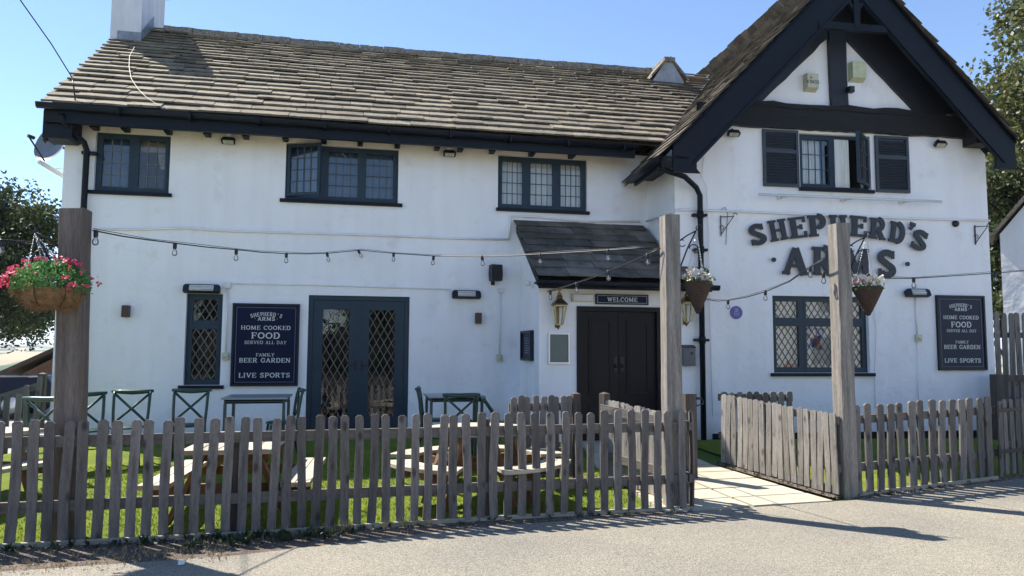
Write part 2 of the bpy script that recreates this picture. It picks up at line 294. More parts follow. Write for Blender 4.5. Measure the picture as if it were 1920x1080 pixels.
# ---------------------------------------------------------------- mesh helpers
class MB:
    def __init__(s): s.v = []; s.f = []; s.sm = []
    def add(s, vs_, fs, smooth=False):
        o = len(s.v); s.v += [Vector(p) for p in vs_]
        for f in fs: s.f.append([i+o for i in f]); s.sm.append(smooth)
        return s
    def box(s, x0, x1, y0, y1, z0, z1, m=None):
        p = [Vector((x, y, z)) for z in (z0, z1) for y in (y0, y1) for x in (x0, x1)]
        if m: p = [m @ q for q in p]
        return s.add(p, [(0, 2, 3, 1), (4, 5, 7, 6), (0, 1, 5, 4), (2, 6, 7, 3), (0, 4, 6, 2), (1, 3, 7, 5)])
    def bar(s, a, b, w, h, up=(0, 0, 1)):
        a = Vector(a); b = Vector(b); d = b-a; L = d.length
        if L < 1e-6: return s
        d.normalize(); u = Vector(up)
        if abs(d.dot(u)) > .98: u = Vector((0, 1, 0)) if abs(d.y) < .9 else Vector((1, 0, 0))
        x = d.cross(u).normalized(); u = x.cross(d)
        p = [c + x*(i*w/2) + u*(j*h/2) for c in (a, b) for j in (-1, 1) for i in (-1, 1)]
        return s.add(p, [(0, 2, 3, 1), (4, 5, 7, 6), (0, 1, 5, 4), (2, 6, 7, 3), (0, 4, 6, 2), (1, 3, 7, 5)])
    def tube(s, pts, r, n=8, closed=False):
        pts = [Vector(p) for p in pts]; k = len(pts); rs = r if isinstance(r, (list, tuple)) else [r]*k
        rings = []
        ref = None
        for i, p in enumerate(pts):
            d = (pts[min(i+1, k-1)] - pts[max(i-1, 0)]).normalized()
            if ref is None:
                ref = Vector((0, 0, 1)) if abs(d.z) < .9 else Vector((1, 0, 0))
            x = d.cross(ref).normalized(); ref = x.cross(d).normalized()
            rings.append([p + (x*math.cos(2*math.pi*j/n) + ref*math.sin(2*math.pi*j/n))*rs[i] for j in range(n)])
        vs_ = [q for ring in rings for q in ring]
        fs = [(i*n+j, i*n+(j+1) % n, (i+1)*n+(j+1) % n, (i+1)*n+j) for i in range(k-1) for j in range(n)]
        s.add(vs_, fs, True)
        o = len(s.v)-len(vs_); s.f.append([o+j for j in range(n)][::-1]); s.sm.append(False); s.f.append([o+(k-1)*n+j for j in range(n)]); s.sm.append(False)
        return s
    def lathe(s, prof, c=(0, 0, 0), n=16, ang=0, sx=1, sy=1, smooth=True):
        c = Vector(c); vs_ = []
        for r, z in prof:
            for j in range(n):
                a = ang + 2*math.pi*j/n; vs_.append(c + Vector((r*math.cos(a)*sx, r*math.sin(a)*sy, z)))
        k = len(prof)
        fs = [(i*n+j, i*n+(j+1) % n, (i+1)*n+(j+1) % n, (i+1)*n+j) for i in range(k-1) for j in range(n)]
        fs += [list(range(n))[::-1], [(k-1)*n+j for j in range(n)]]
        return s.add(vs_, fs, smooth)
    def prism(s, poly, y0, y1):
        """polygon of (x,z) points extruded from y0 to y1"""
        n = len(poly); vs_ = [(x, y0, z) for x, z in poly] + [(x, y1, z) for x, z in poly]
        fs = [list(range(n)), [n+i for i in range(n)][::-1]] + [(i, n+i, n+(i+1) % n, (i+1) % n) for i in range(n)]
        return s.add(vs_, fs)
    def xf(s, m):
        s.v = [m @ p for p in s.v]; return s
    def join(s, o, m=None):
        k = len(s.v); s.v += [m @ p for p in o.v] if m else list(o.v)
        for f, q in zip(o.f, o.sm): s.f.append([i+k for i in f]); s.sm.append(q)
        return s
    def build(s, name, material, parent=None, fix=True):
        me = D.meshes.new(name); inv = None
        pts = s.v
        q_ = parent
        while q_ is not None and inv is None:
            inv = PM.get(q_.name, {}).get('wl'); q_ = q_.parent
        if inv is not None: pts = [inv @ p for p in pts]
        me.from_pydata([tuple(p) for p in pts], [], s.f)
        for p, q in zip(me.polygons, s.sm): p.use_smooth = q
        if fix:
            import bmesh
            bm = bmesh.new(); bm.from_mesh(me); bmesh.ops.recalc_face_normals(bm, faces=bm.faces); bm.to_mesh(me); bm.free()
        me.materials.append(M[material] if isinstance(material, str) else material)
        o = D.objects.new(name, me); COL.objects.link(o)
        if parent is not None: o.parent = parent
        return o
PM = {}     # name of an empty -> world-to-local matrix, for parts given in world coordinates
def thing(name, label, cat, loc=(0, 0, 0), rz=0, group=None, world=False):
    o = D.objects.new(name, None); COL.objects.link(o); o.location = loc; o.rotation_euler = (0, 0, rz); o.empty_display_size = .2
    o['label'] = label; o['category'] = cat
    if group: o['group'] = group
    if world:
        PM[o.name] = {'wl': (Matrix.Translation(Vector(loc)) @ Matrix.Rotation(rz, 4, 'Z')).inverted()}
    return o
def subpart(o, parent, up_world=True):
    """register a mesh part so that its own children can be given in the same coordinates"""
    g = parent
    if parent.name in PM: PM[o.name] = PM[parent.name]
    return o
def tag(o, label, cat, group=None):
    o['label'] = label; o['category'] = cat
    if group: o['group'] = group
    return o
def setting(o, kind='structure'): o['kind'] = kind; return o
def copy_tree(o, parent=None):
    c = o.copy(); COL.objects.link(c)
    if parent is not None: c.parent = parent
    for ch in list(o.children): copy_tree(ch, c)
    return c

# ---------------------------------------------------------------- slab-serif lettering (strokes)
def arc(cx, cz, rx, rz_, a0, a1, n=10): return [(cx+rx*math.cos(rad(a0+(a1-a0)*i/n)), cz+rz_*math.sin(rad(a0+(a1-a0)*i/n))) for i in range(n+1)]
def glyph(ch, t):
    """strokes [(points, thickness)], advance width; cap height 1"""
    h = t/2; q = t*.48; S = []
    def st(x, z0=0, z1=1, s0=True, s1=True, e=None):
        e = e or t*.85
        S.append(([(x, z0), (x, z1)], t))
        if s0: S.append(([(x-e, z0+q/2), (x+e, z0+q/2)], q))
        if s1: S.append(([(x-e, z1-q/2), (x+e, z1-q/2)], q))
    def ln(*p, w=None): S.append((list(p), w or t*.8))
    W = .72
    if ch == 'A': W = .86; ln((.12, 0), (.43, 1-h*.5), w=t*.75); ln((.74, 0), (.43, 1-h*.5), w=t); ln((.24, .32), (.62, .32), w=q); ln((0, q/2), (.26, q/2), w=q); ln((.58, q/2), (.88, q/2), w=q)
    elif ch == 'B': st(.15); ln((.15, 1-q/2), (.4, 1-q/2), w=q); ln((.15, .52), (.42, .52), w=q); ln((.15, q/2), (.42, q/2), w=q); ln(*arc(.4, .76, .18, .2, 90, -90)); ln(*arc(.42, .27, .22, .23, 90, -90))
    elif ch == 'C': W = .76; ln(*arc(.42, .5, .42-h, .5-h*.8, 48, 312, 16), w=t*.9); ln((.70, .62), (.70, .95), w=q)
    elif ch == 'D': W = .82; st(.15); ln((.15, 1-q/2), (.38, 1-q/2), w=q); ln((.15, q/2), (.38, q/2), w=q); ln(*arc(.36, .5, .42-h, .5-q/2, 90, -90, 14), w=t)
    elif ch == 'E': W = .7; st(.15); ln((.1, 1-q/2), (.62, 1-q/2), w=q); ln((.1, .52), (.46, .52), w=q); ln((.1, q/2), (.64, q/2), w=q); ln((.62, .72), (.62, 1), w=q); ln((.64, 0), (.64, .3), w=q); ln((.47, .40), (.47, .64), w=q)
    elif ch == 'F': W = .66; st(.15); ln((.1, 1-q/2), (.6, 1-q/2), w=q); ln((.1, .5), (.45, .5), w=q); ln((.6, .7), (.6, 1), w=q); ln((.46, .38), (.46, .62), w=q)
    elif ch == 'G': W = .8; ln(*arc(.42, .5, .42-h, .5-h*.8, 48, 330, 16), w=t*.9); ln((.70, .62), (.70, .95), w=q); ln((.5, .42), (.8, .42), w=q); ln((.68, .1), (.68, .42), w=t*.8)
    elif ch == 'H': W = .86; st(.16); st(.70); ln((.16, .5), (.70, .5), w=q)
    elif ch == 'I': W = .34; st(.16)
    elif ch == 'K': W = .82; st(.15); ln((.2, .45), (.62, 1), w=t*.7); ln((.34, .56), (.68, 0), w=t*.95); ln((.55, q/2), (.82, q/2), w=q); ln((.5, 1-q/2), (.76, 1-q/2), w=q)
    elif ch == 'L': W = .68; st(.15); ln((.1, q/2), (.62, q/2), w=q); ln((.62, 0), (.62, .32), w=q)
    elif ch == 'M': W = 1.04; ln((.15, 0), (.17, 1), w=t*.7); ln((.17, 1-h*.4), (.5, .12), w=t); ln((.5, .12), (.82, 1-h*.4), w=t*.7); ln((.84, 0), (.82, 1), w=t); ln((0, q/2), (.3, q/2), w=q); ln((.68, q/2), (1.0, q/2), w=q); ln((.02, 1-q/2), (.2, 1-q/2), w=q); ln((.8, 1-q/2), (.98, 1-q/2), w=q)
    elif ch == 'N': W = .88; ln((.15, 0), (.15, 1), w=t*.7); ln((.15, 1-h*.4), (.7, h*.4), w=t); ln((.7, 0), (.7, 1), w=t*.7); ln((0, q/2), (.3, q/2), w=q); ln((0, 1-q/2), (.22, 1-q/2), w=q); ln((.56, 1-q/2), (.86, 1-q/2), w=q)
    elif ch == 'O': W = .84; ln(*arc(.42, .5, .42-h, .5-h*.8, 0, 360, 22), w=t*.95)
    elif ch == 'P': W = .7; st(.15); ln((.15, 1-q/2), (.4, 1-q/2), w=q); ln((.15, .42), (.4, .42), w=q); ln(*arc(.38, .71, .24, .27, 90, -90, 12), w=t*.95)
    elif ch == 'R': W = .8; st(.15); ln((.15, 1-q/2), (.4, 1-q/2), w=q); ln((.15, .46), (.4, .46), w=q); ln(*arc(.38, .73, .22, .25, 90, -90, 12), w=t*.95); ln((.40, .46), (.64, h*.4), w=t*.95); ln((.54, q/2), (.80, q/2), w=q)
    elif ch == 'S': W = .68; ln(*(arc(.33, .73, .22, .27-h*.8, 25, 235, 12) + arc(.33, .27, .23, .27-h*.8, 55, -155, 12)), w=t*.92); ln((.55, .68), (.55, .97), w=q); ln((.08, .03), (.08, .32), w=q)
    elif ch == 'T': W = .76; st(.37, s1=False); ln((.06, 1-q/2), (.68, 1-q/2), w=q); ln((.06, .7), (.06, 1), w=q); ln((.68, .7), (.68, 1), w=q)
    elif ch == 'V': W = .84; ln((.12, 1), (.42, h*.4), w=t); ln((.72, 1), (.42, h*.4), w=t*.7); ln((0, 1-q/2), (.28, 1-q/2), w=q); ln((.56, 1-q/2), (.84, 1-q/2), w=q)
    elif ch == 'W': W = 1.14; ln((.12, 1), (.34, h*.4), w=t); ln((.56, .95), (.34, h*.4), w=t*.7); ln((.56, .95), (.80, h*.4), w=t); ln((1.02, 1), (.80, h*.4), w=t*.7); ln((0, 1-q/2), (.26, 1-q/2), w=q); ln((.88, 1-q/2), (1.14, 1-q/2), w=q)
    elif ch == 'Y': W = .8; ln((.1, 1), (.4, .46), w=t*.9); ln((.7, 1), (.4, .46), w=t*.7); ln((.4, 0), (.4, .5), w=t); ln((.24, q/2), (.56, q/2), w=q); ln((0, 1-q/2), (.24, 1-q/2), w=q); ln((.56, 1-q/2), (.8, 1-q/2), w=q)
    elif ch == "'": W = .3; ln((.17, 1), (.17, .84), w=t*.9); ln((.19, .86), (.10, .66), w=t*.5)
    elif ch == '.': W = .25; ln((.02, .5), (.16, .5), w=.14)
    else: W = .42
    return S, W
_eps = [0]
def stroke(mb, pts, w, y, th, m):
    n = len(pts); L = []; Rr = []
    for i in range(n):
        a = Vector((*pts[max(i-1, 0)], 0)); b = Vector((*pts[min(i+1, n-1)], 0)); d = (b-a)
        d = d.normalized() if d.length > 1e-9 else Vector((1, 0, 0)); nn = Vector((-d.y, d.x, 0))
        L.append((pts[i][0]+nn.x*w/2, pts[i][1]+nn.y*w/2)); Rr.append((pts[i][0]-nn.x*w/2, pts[i][1]-nn.y*w/2))
    _eps[0] = (_eps[0]+1) % 7; yy = y - th - _eps[0]*th*.025
    for i in range(n-1):
        q = [L[i], L[i+1], Rr[i+1], Rr[i]]
        vs_ = [m @ Vector((x, yy, z)) for x, z in q] + [m @ Vector((x, y, z)) for x, z in q]
        mb.add(vs_, [(0, 1, 2, 3), (0, 4, 5, 1), (1, 5, 6, 2), (2, 6, 7, 3), (3, 7, 4, 0)])
def text(mb, s, x, z, h, t=.15, y=0.0, th=.002, track=.10, width=None, M0=None):
    """centred line of lettering, x centre, z baseline, cap height h, facing -y; width squeezes to fit"""
    W = sum(glyph(c, t)[1] + track for c in s) - track
    k = h if width is None else width/W
    cx = x - W*k/2
    for c in s:
        S, gw = glyph(c, t)
        m = Matrix.Translation((cx, 0, z)) @ Matrix.Diagonal((k, 1, h, 1))
        if M0: m = M0 @ m
        for pts, sw in S: stroke(mb, pts, sw, y, th, m)
        cx += (gw+track)*k

# ================================================================ SETTING
def patch(mb, c, nu, nv, off, fz=gz):
    a, b, c2, d = [Vector(p) for p in c]; vs_ = []
    for j in range(nv+1):
        for i in range(nu+1):
            u = i/nu; v = j/nv; p = a*(1-u)*(1-v) + b*u*(1-v) + c2*u*v + d*(1-u)*v
            vs_.append((p.x, p.y, fz(p.x, p.y)+off))
    mb.add(vs_, [(j*(nu+1)+i, j*(nu+1)+i+1, (j+1)*(nu+1)+i+1, (j+1)*(nu+1)+i) for j in range(nv) for i in range(nu)])
    return mb
def far_z(x, y):
    r = math.hypot(x, y)
    z = gz(x, y) - .02
    if r > 30: z -= 34*sstep(30, 420, r)
    if r > 1500: z += (46 + 12*math.sin(x*.0011+1) + 9*math.sin(y*.0017+x*.0006))*sstep(1500, 4200, r)
    return z
xs = sorted(set([-6000, -4500, -3400, -2600, -2000, -1500, -1100, -800, -560, -400, -280, -200, -140, -100, -70, -50, -35, -25, -18, -13, -9, -7] + [-5.4+.1*i for i in range(11)] + [-4, 0, 3, 6, 9, 14, 20, 30, 45, 70, 110, 180, 300, 500, 800, 1200, 1800, 2600, 3600, 4800, 6000]))
ys = sorted(set([-600, -300, -150, -80, -50, -30, -20, -14, -10, -8, -6, -5] + [-4.6, -4, -3, -2, -1.5] + [0, 3, 6, 10, 15, 22, 32, 45, 65, 90, 130, 190, 280, 400, 560, 800, 1100, 1500, 2000, 2600, 3200, 3800, 4400, 5200, 6200]))
g = MB(); nx = len(xs)
g.add([(x, y, far_z(x, y)) for y in ys for x in xs], [(j*nx+i, j*nx+i+1, (j+1)*nx+i+1, (j+1)*nx+i) for j in range(len(ys)-1) for i in range(nx-1)], True)
setting(g.build('terrain', 'field'))

# fence line corner points (feet of the pickets)
A0 = onG(0, 1032); A1 = onG(455, 1008); A2 = onG(912, 978); A3 = onG(1292, 957)
B0 = onG(1600, 933); B1 = onG(1868, 899)
C1 = onG(1352, 870); C0 = onG(1574, 934)
dirA = (A1-A0).normalized()
Am = A0 - dirA*2.6
dirB = (B1-B0).normalized(); B2 = B1 + dirB*3.0
# lawn
lawn = MB()
patch(lawn, [(-4.9, -1.2), (2.95, -1.2), (2.95, A3.y), (-4.9, Am.y)], 60, 30, .006)
patch(lawn, [(-9, 0.0), (-4.9, 0.0), (-4.9, Am.y), (-9, Am.y)], 12, 12, .006)
patch(lawn, [(-4.9, 0.0), (2.6, 0.0), (2.6, -1.2), (-4.9, -1.2)], 20, 4, .006)
setting(lawn.build('lawn', 'turf'))
lr = MB(); patch(lr, [(C1.x+.02, -1.3), (14, -2.2), (14, B2.y+.05), (C0.x+.05, C0.y+.1)], 20, 20, .006)
setting(lr.build('lawn_verge', 'turf'))
# grass blades on the sunlit turf (one uncountable pile)
gb = MB()
rnd = random.Random(3)
for _ in range(26000):
    x = rnd.uniform(-3.2, 2.9); y = rnd.uniform(-5.4, -2.2)
    if y < A0.y + (x-A0.x)*(A3.y-A0.y)/(A3.x-A0.x) + .05: continue
    a = rnd.uniform(0, 6.28); h = rnd.uniform(.012, .03); l = .006; z = gz(x, y)+.006
    gb.add([(x-l*math.cos(a), y-l*math.sin(a), z), (x+l*math.cos(a), y+l*math.sin(a), z), (x+rnd.uniform(-.012, .012), y+rnd.uniform(-.012, .012), z+h)], [(0, 1, 2)])
setting(gb.build('grass', 'turfblade', fix=False), 'stuff')
# asphalt road in front and strip of soil along the fence
def off(p, d): return Vector((p.x, p.y-d, 0))
road = MB()
E0 = off(Am, .62); E1 = off(A1, .60); E2 = off(A2, .22); E3 = off(A3, .12)
P0 = Vector((A3.x+.16, E3.y+.04, 0)); P1 = onG(1572, 942)
E4 = off(B1, .10); E5 = off(B2, .10)
RB = -22
edge = [Vector((-16, E0.y-.3, 0)), E0, off(A0, .68), E1, E2, E3, P0, P1+Vector((0, .02, 0)), off(B0, .12), E4, E5, Vector((26, E5.y+3, 0))]
for a, b in zip(edge[:-1], edge[1:]): patch(road, [(a.x, a.y), (b.x, b.y), (b.x*1.02, RB), (a.x*1.02, RB)], 4, 24, .010)
setting(road.build('road', 'asphalt'))
soil = MB()
inn = [off(Am, -.03), off(A0, -.03), off(A1, -.03), off(A2, -.03), off(A3, -.03)]; out = [off(E0, .25), off(A0, .9), off(E1, .22), off(E2, .1), off(E3, .05)]
for i in range(4): patch(soil, [(inn[i].x, inn[i].y), (inn[i+1].x, inn[i+1].y), (out[i+1].x, out[i+1].y), (out[i].x, out[i].y)], 6, 4, .0085)
inn = [off(B0, -.03), off(B1, -.03), off(B2, -.03)]; out = [off(B0, .22), off(E4, .05), off(E5, .05)]
for i in range(2): patch(soil, [(inn[i].x, inn[i].y), (inn[i+1].x, inn[i+1].y), (out[i+1].x, out[i+1].y), (out[i].x, out[i].y)], 6, 4, .0085)
patch(soil, [(C1.x-.14, C1.y), (C1.x+.1, C1.y), (C0.x+.1, C0.y), (C0.x-.12, C0.y)], 2, 8, .016)
setting(soil.build('soil_strip', 'soil'))
def mini_stone(mb, x, y, z, s):
    p = [Vector((random.uniform(-1, 1), random.uniform(-1, 1), random.uniform(-.2, 1))).normalized()*s*random.uniform(.6, 1) for _ in range(5)]
    c = Vector((x, y, z)); mb.add([c+q for q in p], [(0, 1, 2), (0, 2, 3), (0, 3, 4), (1, 2, 4), (2, 3, 4), (0, 1, 4)])
gs = MB()
def along(path, spread, n, s0, s1, fn):
    L = [(b-a).length for a, b in zip(path[:-1], path[1:])]; T = sum(L)
    for _ in range(n):
        t = random.uniform(0, T)
        for i, l in enumerate(L):
            if t <= l: break
            t -= l
        p = path[i].lerp(path[i+1], t/L[i]); o = random.uniform(*spread); x, y = p.x, p.y-o
        fn(x, y, gz(x, y)+.012, random.uniform(s0, s1))
along([A0, A1, A2, A3], (.0, .42), 1500, .004, .013, lambda x, y, z, s: mini_stone(gs, x, y, z, s))
along([A0, A1], (.3, .8), 700, .004, .012, lambda x, y, z, s: mini_stone(gs, x, y, z, s))
along([B0, B1, B2], (.0, .22), 900, .005, .014, lambda x, y, z, s: mini_stone(gs, x, y, z, s))
along([C0, C1], (-.1, .1), 500, .005, .014, lambda x, y, z, s: mini_stone(gs, x-.06, y, z, s))
setting(gs.build('gravel', 'stone', fix=False), 'stuff')
# weeds and dead grass along the fence foot
wd = MB(); dg = MB()
def weed(x, y, z, s):
    for _ in range(random.randint(5, 11)):
        a = random.uniform(0, 6.28); l = s*random.uniform(.5, 1.2); e = random.uniform(.2, 1.2)
        t = Vector((math.cos(a)*math.cos(e), math.sin(a)*math.cos(e), math.sin(e)))*l; sd = Vector((-math.sin(a), math.cos(a), 0))*l*.18; c = Vector((x, y, z))
        wd.add([c, c+t*.55+sd, c+t, c+t*.55-sd], [(0, 1, 2, 3)])
along([A0, A1.lerp(A2, .5)], (.02, .16), 60, .03, .08, weed)
along([A1.lerp(A0, .25), A1.lerp(A2, .35)], (-.02, .34), 110, .02, .085, weed)
along([A1.lerp(A2, .3), A2, A3], (0, .10), 46, .02, .05, weed)
along([B0, B1], (0, .1), 40, .02, .045, weed)
along([C1, C0], (-.1, .1), 34, .02, .05, lambda x, y, z, s: weed(x-.08, y, z, s))
def stalk(x, y, z, s):
    for _ in range(5):
        a = random.uniform(0, 6.28); t = Vector((math.cos(a)*.5, math.sin(a)*.5, 1))*s*random.uniform(.6, 1.3); c = Vector((x, y, z)); b = Vector((.003, 0, 0))
        dg.add([c-b, c+b, c+t], [(0, 1, 2)])
along([A1.lerp(A2, .1), A1.lerp(A2, .75)], (.0, .12), 46, .04, .12, stalk)
along([A0, A1], (.2, .7), 150, .02, .05, stalk)
setting(wd.build('weeds', 'weed', fix=False), 'stuff'); setting(dg.build('dry_grass', 'twig', fix=False), 'stuff')
# slab path
PF0 = onG(1306, 872); PF1 = onG(1352, 880)
sl = MB()
def slabs(q, nu, nv, h):
    a, b, c2, d = q
    for j in range(nv):
        for i in range(nu):
            g_ = .012
            def P(u, v): return a*(1-u)*(1-v)+b*u*(1-v)+c2*u*v+d*(1-u)*v
            u0, u1, v0, v1 = i/nu+g_, (i+1)/nu-g_, j/nv+g_*.6, (j+1)/nv-g_*.6
            c = [P(u0, v0), P(u1, v0), P(u1, v1), P(u0, v1)]; hh = h+random.uniform(-.003, .003)
            vs_ = [(p.x, p.y, gz(p.x, p.y)+hh) for p in c] + [(p.x, p.y, gz(p.x, p.y)+hh-.05) for p in c]
            sl.add(vs_, [(0, 1, 2, 3), (0, 4, 5, 1), (1, 5, 6, 2), (2, 6, 7, 3), (3, 7, 4, 0)])
slabs([Vector((2.98, P0.y, 0)), Vector((P1.x-.03, P1.y, 0)), Vector((C1.x-.16, C1.y-.1, 0)), Vector((2.98, C1.y-.1, 0))], 2, 5, .022)
slabs([Vector((2.9, C1.y-.1, 0)), Vector((C1.x-.16, C1.y-.1, 0)), Vector((4.3, -1.3, 0)), Vector((3.2, -1.3, 0))], 2, 4, .022)
setting(sl.build('path', 'slab'))
yd = MB(); patch(yd, [(-30, .2), (-4.9, .2), (-4.9, 16), (-30, 16)], 20, 10, .006)
patch(yd, [(-30, Am.y), (-9, Am.y), (-9, .2), (-30, .2)], 10, 10, .006)
setting(yd.build('yard', 'concrete'))

# ================================================================ THE PUB
pub = thing('pub_building', 'white rendered two storey pub with stone slate roof and black timbered gable', 'pub')
def wall_sheet(mb, x0, x1, z0, z1, holes, m, th=.28, y=0.0):
    """wall in the plane y facing -y with rectangular openings (x0,x1,z0,z1) and reveals"""
    X = sorted(set([x0, x1] + [h[i] for h in holes for i in (0, 1)])); Z = sorted(set([z0, z1] + [h[i] for h in holes for i in (2, 3)]))
    for a, b in zip(X[:-1], X[1:]):
        for c, d in zip(Z[:-1], Z[1:]):
            mx, mz = (a+b)/2, (c+d)/2
            if any(h[0] < mx < h[1] and h[2] < mz < h[3] for h in holes): continue
            for yy in (y, y+th):
                q = [(a, yy, c), (b, yy, c), (b, yy, d), (a, yy, d)]
                mb.add([m @ Vector(p) for p in q], [(0, 1, 2, 3) if yy == y else (3, 2, 1, 0)])
    for h in holes:
        a, b, c, d = h
        for q in ([(a, y, c), (a, y+th, c), (a, y+th, d), (a, y, d)], [(b, y, c), (b, y, d), (b, y+th, d), (b, y+th, c)], [(a, y, d), (a, y+th, d), (b, y+th, d), (b, y, d)], [(a, y, c), (b, y, c), (b, y+th, c), (a, y+th, c)]):
            mb.add([m @ Vector(p) for p in q], [(0, 1, 2, 3)])
def rectL(a, b, Y=0.0):
    p = Lw(*a, Y); q = Lw(*b, Y); return [p[0], q[0], q[1], p[1]]
def rectR(a, b):
    p = Rw(*a); q = Rw(*b); return [p[0], q[0], q[1], p[1]]
W1 = rectL((180, 246), (316, 363)); W2 = rectL((537, 268), (746, 382)); W3 = rectL((934, 290), (1101, 397))
W4 = rectL((350, 550), (412, 722)); DR = rectL((579, 553), (764, 817)); DR[2] = .02
W5 = rectR((1498, 249), (1634, 357)); W6 = rectR((1448, 554), (1632, 699))
PD = rectL((1081, 574), (1241, 830), -1.27); PD[2] = .02
XL = -4.28; XC = 4.75
SW = MRI @ Vector((0, 0, 0)); SR = Rw(1857, 500)[0]
wl = MB(); wall_sheet(wl, XL, XC+.14, -.35, 4.68, [W1, W2, W3, W4, DR], I4)
# gable end of the long wing (left), rear and outer walls
wl.add([(XL, 0, -.35), (XL, 6, -.35), (XL, 6, 4.62), (XL, 3, 7.15), (XL, 0, 4.68)], [(0, 1, 2, 3, 4)])
wl.add([(XL, 6, -.35), (XC, 6, -.35), (XC, 6, 4.9), (XL, 6, 4.9)], [(0, 1, 2, 3)])
wl.build('wall', 'wall', pub)
rw = MB(); wall_sheet(rw, .5, SR-.6, -.35, 4.9, [W5, W6], MR); wall_sheet(rw, 0, .5, -.35, 4.38, [], MR); wall_sheet(rw, SR-.6, SR, -.35, 4.38, [], MR)
APX = Rw(1602, -84, .5); APS = APX[0]; GA = APX[1]; SLP = math.tan(rad(46.3))
zt = GA - .22
zs = lambda q: zt-SLP*abs(q-APS)-.02
rw.add([MR @ Vector(p) for p in ((.5, 0, 4.9), (SR-.6, 0, 4.9), (SR-.6, 0, zs(SR-.6)), (APS, 0, zt), (.5, 0, zs(.5)))], [(0, 1, 2, 3, 4)])
rw.add([MR @ Vector(p) for p in ((0, 0, 4.38), (.5, 0, 4.38), (.5, 0, zs(.5)), (0, 0, zs(0)))], [(0, 1, 2, 3)])
rw.add([MR @ Vector(p) for p in ((SR-.6, 0, 4.38), (SR, 0, 4.38), (SR, 0, zs(SR)), (SR-.6, 0, zs(SR-.6)))], [(0, 1, 2, 3)])
rw.add([MR @ Vector(p) for p in ((0, .005, -.35), (0, 1.3, -.35), (0, 1.3, 4.38), (0, .005, 4.38))], [(0, 1, 2, 3)])
rw.add([MR @ Vector(p) for p in ((SR, .005, -.35), (SR, 8, -.35), (SR, 8, 4.5), (SR, .005, 4.5))], [(0, 1, 2, 3)])
rw.add([MR @ Vector(p) for p in ((0, 8, -.35), (SR, 8, -.35), (SR, 8, 4.5), (APS, 8, zt), (0, 8, 4.4))], [(0, 1, 2, 3, 4)])
rw.build('gable_wing_wall', 'wallclean', pub)
pw = MB(); XP = 2.60
wall_sheet(pw, XP, XC, -.35, 2.42, [PD], Matrix.Translation((0, -1.27, 0)), th=.2)
pw.add([(XP, -1.27, -.35), (XP, 0, -.35), (XP, 0, 3.32), (XP, -1.27, 2.42)], [(0, 1, 2, 3)])
pw.add([(XP+.2, -1.07, -.35), (XP+.2, 0, -.35), (XP+.2, 0, 3.3), (XP+.2, -1.07, 2.42)], [(0, 1, 2, 3)])
pw.build('porch_wall', 'wall', pub)
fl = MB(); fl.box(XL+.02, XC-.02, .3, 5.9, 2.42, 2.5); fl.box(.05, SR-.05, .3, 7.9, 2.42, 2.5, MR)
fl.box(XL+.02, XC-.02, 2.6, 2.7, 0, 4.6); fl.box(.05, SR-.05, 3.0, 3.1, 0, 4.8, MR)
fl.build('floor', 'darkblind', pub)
pl = MB(); pl.box(.55, SR+.012, -.012, .1, -.3, .085, MR); pl.box(PD[1]+.02, XC+.2, -1.285, -1.2, -.3, .10)
pl.build('plinth', 'trim', pub)

# ---- windows
def leadgrid(mb, r, m, y, nx_, nz, t=.012):
    x0, x1, z0, z1 = r
    for i in range(1, nx_): x = x0+(x1-x0)*i/nx_; mb.box(x-t/2, x+t/2, y-.006, y+.004, z0, z1, m)
    for i in range(1, nz): z = z0+(z1-z0)*i/nz; mb.box(x0, x1, y-.004, y+.006, z-t/2, z+t/2, m)
def leaddiamond(mb, r, m, y, dx, dz, t=.011):
    x0, x1, z0, z1 = r; k = dz/dx
    for sgn in (1, -1):
        n0 = -int((z1-z0)/dz) - 2; n1 = int((x1-x0)/dx) + int((z1-z0)/dz) + 3
        for i in range(n0, n1):
            # line x = xb + sgn*(z-z0)/k
            xb = x0 + (i+.5)*dx if sgn > 0 else x0 + (i+.5)*dx
            za, zb = z0, z1
            def X(z): return xb + sgn*(z-z0)/k
            lo, hi = sorted(((x0-xb)*k*sgn+z0, (x1-xb)*k*sgn+z0)); a, b = max(za, lo), min(zb, hi)
            if b-a < .02: continue
            mb.bar(m @ Vector((X(a), y+.003*sgn, a)), m @ Vector((X(b), y+.003*sgn, b)), t, .005, m.to_3x3() @ Vector((0, 1, 0)))
def frame_ring(mb, r, m, y0, y1, w, wb=None):
    x0, x1, z0, z1 = r; wb = wb or w
    mb.box(x0, x0+w, y0, y1, z0, z1, m); mb.box(x1-w, x1, y0, y1, z0, z1, m)
    mb.box(x0+w, x1-w, y0, y1, z1-w, z1, m); mb.box(x0+w, x1-w, y0, y1, z0, z0+wb, m)
def inset(r, d): return [r[0]+d, r[1]-d, r[2]+d, r[3]-d]
